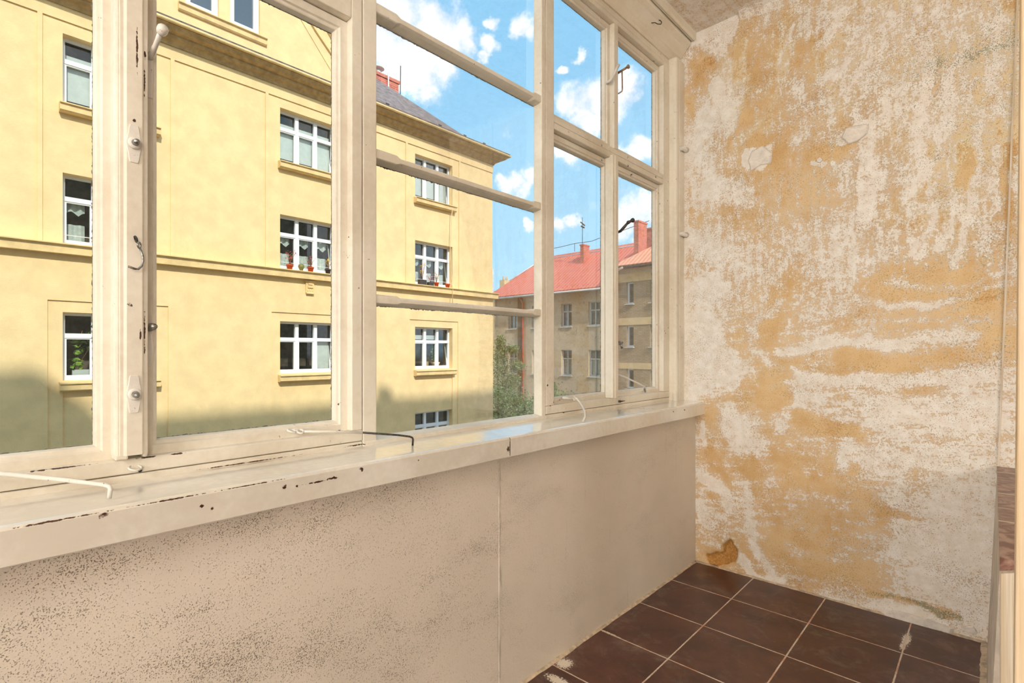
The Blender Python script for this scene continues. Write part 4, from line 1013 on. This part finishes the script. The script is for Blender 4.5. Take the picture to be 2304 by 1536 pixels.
potted(12.17, 'long dark planter box with tall dry brown plant at the right-hand window', M_darkpot, ('twig', M_leaf_y, .62, 90), seed=11, box=.16, h=.2, group=G1)
potted(12.56, 'small dark planter with pink blossoms at the right-hand window', M_darkpot, ('leaf', M_leaf_p, .26, 60), seed=14, box=.12, h=.14, group=G1)
potted(12.86, 'terracotta pot with pale yellow dry plant at the right-hand window', M_terra, ('twig', M_leaf_y, .36, 70), seed=17, group=G1)
potted(13.42, 'empty terracotta pot at the right end of the right-hand window', M_terra, None, seed=19, group=G1)
e = empty('cactus', (X0 + .06, 7.47, 3.70), label='small round brownish green cactus between two terracotta pots', cat='plant')
MB().lathe((X0 + .06, 7.47, 3.70), (0, 0, 1), [(0, .05), (.06, .055), (.09, .08), (.15, .095), (.21, .07), (.235, .02)], 14).build('cactus_body', M_cactus, e)
e = empty('houseplant', (-16.5, 2.15, .6), label='leafy green climber behind the lower left window across the street', cat='plant')
MB().box(-16.55, -16.42, 2.0, 2.32, .60, .74).build('planter', M_blind, e)
tw = MB().tube([(-16.5, 2.15, .7), (-16.5, 2.1, 1.2), (-16.5, 2.2, 1.7)], .01, 5).tube([(-16.5, 2.15, .9), (-16.5, 2.35, 1.3), (-16.5, 2.5, 1.6)], .008, 5); tw.build('stems', M_twig, e)
leafcloud([((-16.45, 2.05, 1.45), (.05, .13, .15)), ((-16.45, 2.25, 1.30), (.05, .15, .14)), ((-16.45, 2.1, 1.05), (.05, .14, .15)), ((-16.45, 2.42, 1.56), (.05, .16, .06)), ((-16.45, 2.08, .85), (.05, .12, .10))], 95, .15, 4, M_leaf_g, 'leaves', e)
e = empty('houseplant', (-16.45, 12.9, .6), label='slim green houseplant in a sandy bowl behind the lower right window', cat='plant')
MB().lathe((-16.45, 13.2, .58), (0, 0, 1), [(0, .14), (.14, .20), (.17, .20), (.17, .17)], 16).build('bowl', M_sand, e)
leafcloud([((-16.45, 13.12, 1.05), (.05, .12, .40))], 60, .12, 6, M_leaf_g, 'leaves', e)
e = MB().box(-16.5, -16.4, 12.62, 12.84, .60, .78).build('picture_frame', M_sand, None); tag(e, 'small sand coloured square box standing behind the lower right window', 'box')

# ---- brown house closing the yard
TB = lambda u, v, w_: (u, 28.0 + v, w_)
bb = empty('brown_building', (-22.5, 28, -6), label='weathered brown rendered house with a red tiled hip roof', cat='building')
bc_ = [-26.32, -24.02, -21.42, -19.20]; BW = .88
br_ = [(2.82, 4.36), (-.44, 1.26), (-3.7, -2.0)]
us = [-27.75, -16.6]; ws = [-6, 5.2]
for c_ in bc_: us += [c_, c_ + BW]
for r_ in br_: ws += list(r_)
def bdep(u, w_):
    for c_ in bc_:
        if c_ < u < c_ + BW and any(a < w_ < b_ for a, b_ in br_): return (.22,)
    return 0.0
wm = MB(TB); stepwall(wm, us, ws, bdep); wm.build('wall', M_brown, bb, recalc=False)
MB().box(-27.75, -27.6, 28.02, 33, -6, 5.2).build('side_wall', M_brown, bb)
MB().box(-27.5, -16.6, 29.2, 29.3, -6, 5.2).build('interior', M_room, bb)
MB().box(-25.27, -24.90, 27.88, 28.0, -6, 5.05).build('pilaster', plain('dark_brown_render', c3(120, 98, 76), .95, .2, 3), bb)
MB().tube([(-24.78, 27.86, -6), (-24.78, 27.86, 4.6), (-24.78, 27.5, 5.0)], .06, 8).build('downpipe', M_redpipe, bb)
M_oldwood = plain('grey_white_old_frames', (.62, .60, .58, 1), .7, .15, 20)
for c_ in bc_:
    for ri, (a, b_) in enumerate(br_[:2]):
        o = ext_window(bb, TB, c_, c_ + BW, a, b_, .20, cols=2, tr=.66, mm=M_oldwood, fr=.05, mu=.06)
        MB(TB).box(c_ - .05, c_ + BW + .05, -.10, .2, a - .06, a).build('sill', M_zinc, o)
        if ri == 1: drape(o, TB, c_ + .05, c_ + BW - .05, a + .05, b_ - .6, .34, M_net, 0)
def hip(mb, x0, x1, y0, z0, run, sl_, hl, hr):
    """front slope of a roof, hipped ends by hl/hr, plus the end slopes"""
    yr = y0 + run; zr = z0 + run * sl_
    mb.add([(x0, y0, z0), (x1, y0, z0), (x1 - hr, yr, zr), (x0 + hl, yr, zr)], [(0, 1, 2, 3)])
    mb.add([(x0, y0, z0), (x0 + hl, yr, zr), (x0 + hl, yr, zr), (x0, yr + run, z0)], [(0, 1, 3)])
    mb.add([(x0 + hl, yr, zr), (x1 - hr, yr, zr), (x1, yr + run, z0), (x0, yr + run, z0)], [(0, 1, 2, 3)])
rm = MB(); hip(rm, -28.1, -16.74, 27.35, 5.10, 5.05, .70, 2.0, 0)
rm.add([(-16.74, 28.8, 6.115), (-8, 28.8, 6.115), (-8, 32.4, 8.635), (-16.74, 32.4, 8.635), (-16.74, 37, 5.1), (-8, 37, 5.1)], [(0, 1, 2, 3), (3, 2, 5, 4)])
rf = rm.build('roof', M_red, bb, recalc=False); rf.modifiers.new('s', 'SOLIDIFY').thickness = -.10
MB().tube([(-28.1, 27.32, 5.06), (-16.7, 27.32, 5.06)], .065, 8).build('gutter', M_zinc, bb)
for k in range(30):
    if k % 1 == 0 and k < 26: MB().box(-27.4 + k * .42, -27.3 + k * .42, 27.62, 27.66, 5.34, 5.43).build('snow_guard', M_redpipe, rf)
for xa in (-27.2, -25.6): MB().tube([(xa, 27.5, 5.26), (xa + .6, 28.7, 6.10)], .025, 6).build('roof_rail', M_zinc, rf)
MB().tube([(-25.9, 31.9, 8.42), (-8, 31.9, 8.42)], .05, 6).tube([(-27.3, 29.2, 6.6), (-26.1, 32.2, 8.7)], .05, 6).build('ridge_rail', M_zinc, rf)
def chimney(parent, x0, x1, y0, y1, z0, z1):
    c_ = MB().box(x0, x1, y0, y1, z0, z1).build('chimney', M_brick, parent)
    MB().box(x0 - .04, x1 + .04, y0 - .04, y1 + .04, z1, z1 + .10).build('chimney_cap', M_brick, c_); return c_
ch = chimney(bb, -21.62, -21.32, 30.5, 31.2, 6.5, 8.68)
MB().tube([(-21.5, 30.6, 8.7), (-21.5, 30.6, 10.7)], .02, 6).tube([(-21.65, 30.6, 10.4), (-21.3, 30.6, 10.1)], .05, 6).tube([(-21.6, 30.6, 10.1), (-21.35, 30.6, 9.95)], .06, 6).build('antenna', M_dark, ch)
MB().tube([(-23.2, 32.0, 8.7), (-23.2, 32.0, 9.3)], .02, 5).tube([(-25.9, 32.0, 9.2), (-24.5, 32.0, 9.22), (-23.2, 32.0, 9.3), (-21.4, 31.6, 9.15), (-20.6, 31.6, 9.3), (-19.0, 31.6, 9.5), (-16.6, 31.2, 9.75)], .022, 5).build('lightning_wire', M_dark, rf)

# ---- brick wing at its right
TW = lambda u, v, w_: (u, 27.6 + v, w_)
wb_ = empty('brick_wing', (-13, 27.6, -6), label='tan brick house wing with pale bands and an orange tiled roof', cat='building')
wc_ = [-16.17, -14.63, -12.6]; WWd = [.46, 1.0, 1.0]
wr_ = [(4.0, 5.30), (1.43, 2.70), (-1.05, .12), (-3.6, -2.4)]
us = [-16.72, -9]; ws = [-6, 6.1, 5.82, 5.33, 3.15, 2.76, .48, .12]
for c_, q in zip(wc_, WWd): us += [c_, c_ + q]
for r_ in wr_: ws += list(r_)
def wdep(u, w_):
    for c_, q in zip(wc_, WWd):
        if c_ < u < c_ + q and any(a < w_ < b_ for a, b_ in wr_): return (.18,)
    return 0.0
wm = MB(TW); stepwall(wm, us, ws, wdep); wm.build('wall', M_tanbrick, wb_, recalc=False)
MB().box(-16.72, -16.6, 27.61, 33, -6, 6.1).build('side_wall', M_tanbrick, wb_)
MB().box(-16.5, -9, 28.6, 28.7, -6, 6.1).build('interior', M_room, wb_)
for a, b_ in ((5.33, 5.84), (2.74, 3.16), (.12, .48)): MB(TW).box(-16.74, -9, -.03, .0, a, b_).build('band', M_sand, wb_)
MB(TW).box(-16.74, -9, -.05, .0, 5.84, 6.12).build('frieze', M_brown, wb_)
for c_, q in zip(wc_, WWd):
    for a, b_ in wr_[:3]:
        o = ext_window(wb_, TW, c_, c_ + q, a, b_, .16, cols=1, tr=0, fr=.055)
        MB(TW).box(c_ - .06, c_ + q + .06, -.16, .18, a - .05, a).build('sill', M_zinc, o)
rm = MB(); hip(rm, -16.95, -5, 27.05, 6.18, 4.2, .70, 4.2, 0)
rf = rm.build('roof', M_orange, wb_, recalc=False); rf.modifiers.new('s', 'SOLIDIFY').thickness = -.10
MB().tube([(-16.95, 27.0, 6.14), (-9, 27.0, 6.14)], .05, 8).build('gutter', M_dark, wb_)
for k in range(7): MB().box(-16.3 + k * .55, -16.12 + k * .55, 27.5, 27.54, 6.5, 6.6).build('snow_guard', M_redpipe, rf)
MB().tube([(-16.80, 27.5, -6), (-16.80, 27.5, 5.9)], .045, 8).build('downpipe', M_redpipe, wb_)
chimney(wb_, -16.15, -15.83, 28.4, 29.44, 6.2, 9.05)
chimney(wb_, -16.10, -15.75, 29.9, 30.7, 6.4, 8.85)

# ---- far roofs beyond
fb = empty('distant_house', (-45, 46, -6), label='distant pale house with tall chimneys behind the red roof', cat='building')
MB().box(-47.5, -43.4, 45, 50, -6, 8.2).build('wall', M_sand, fb); MB().prism([(44.6, 8.2), (50.4, 8.2), (47.5, 8.9)], 'x', -47.8, -43.2).build('roof', M_slate, fb)
MB().box(-44.7, -43.9, 46, 47, 8.2, 9.9).build('chimney', M_sand, fb); MB().box(-46.1, -45.7, 45.5, 46, 7, 11.4).build('chimney', M_zinc, fb)
for yy in (46.2, 46.6, 46.9): MB().tube([(-44.3, yy, 9.9), (-44.3, yy, 10.4)], .08, 6).build('chimney_pot', M_brown, fb)

# ---- trees in the yard
M_bark = plain('bark', (.20, .15, .10, 1), .95, .3, 8)
M_leaf1 = leafmat('dull_green_foliage', c3(92, 112, 54), c3(150, 160, 96))
M_leaf2 = leafmat('deep_green_foliage', c3(60, 96, 44), c3(130, 158, 92))
tr = empty('tree', (-20.4, 21.6, -6), label='loose olive green tree beside the corner of the yellow house', cat='tree')
tk = MB().tube([(-20.6, 21.6, -6), (-20.6, 21.6, -2), (-20.8, 21.7, 0), (-20.7, 21.8, 1.9)], [.18, .14, .08, .02], 8)
rng = random.Random(2)
for i in range(16):
    z = rng.uniform(-3, 1.2); a = rng.random() * 6.28; L = (1.6 - z) * .28
    tk.tube([(-20.7, 21.7, z), (-20.7 + L * .6 * math.cos(a), 21.7 + L * .6 * math.sin(a), z + .35), (-20.7 + L * math.cos(a), 21.7 + L * math.sin(a), z + .55)], [.035, .02, .008], 5)
tk.build('trunk', M_bark, tr)
leafcloud([((-20.95, 21.6, .9), (.45, .45, .6)), ((-20.9, 21.6, .2), (.7, .6, .6)), ((-20.8, 21.6, -.5), (.8, .7, .7)), ((-20.3, 21.9, 1.3), (.35, .3, .2)), ((-20.0, 22.0, .35), (.35, .3, .25)), ((-20.6, 21.8, -1.2), (1.0, .8, .7)), ((-20.9, 21.6, 1.6), (.25, .25, .45)), ((-20.1, 21.7, -.5), (.5, .4, .4))], 5200, .12, 21, M_leaf1, 'foliage', tr)
tr = empty('bush', (-19.8, 21.2, -6), label='dense deep green bush below the olive green tree', cat='bush')
MB().tube([(-19.8, 21.2, -6), (-19.8, 21.2, -2.5)], [.1, .05], 6).build('trunk', M_bark, tr)
leafcloud([((-20.1, 21.0, -2.2), (1.5, 1.0, .8)), ((-19.4, 21.4, -2.6), (1.5, 1.0, .7)), ((-20.3, 21.0, -1.4), (1.0, .7, .6)), ((-18.9, 21.5, -1.9), (.6, .6, .5))], 6500, .13, 22, M_leaf2, 'foliage', tr)
tr = empty('bush', (-20.2, 26.6, -6), label='low green bush at the foot of the brown house under its windows', cat='bush')
MB().tube([(-20.2, 26.6, -6), (-20.2, 26.6, -3)], [.1, .05], 6).build('trunk', M_bark, tr)
leafcloud([((-20.6, 26.5, -2.2), (1.0, .6, .8)), ((-19.8, 26.7, -2.4), (.9, .5, .7)), ((-21.2, 26.7, -1.6), (.4, .3, .7))], 1500, .17, 23, M_leaf2, 'foliage', tr)
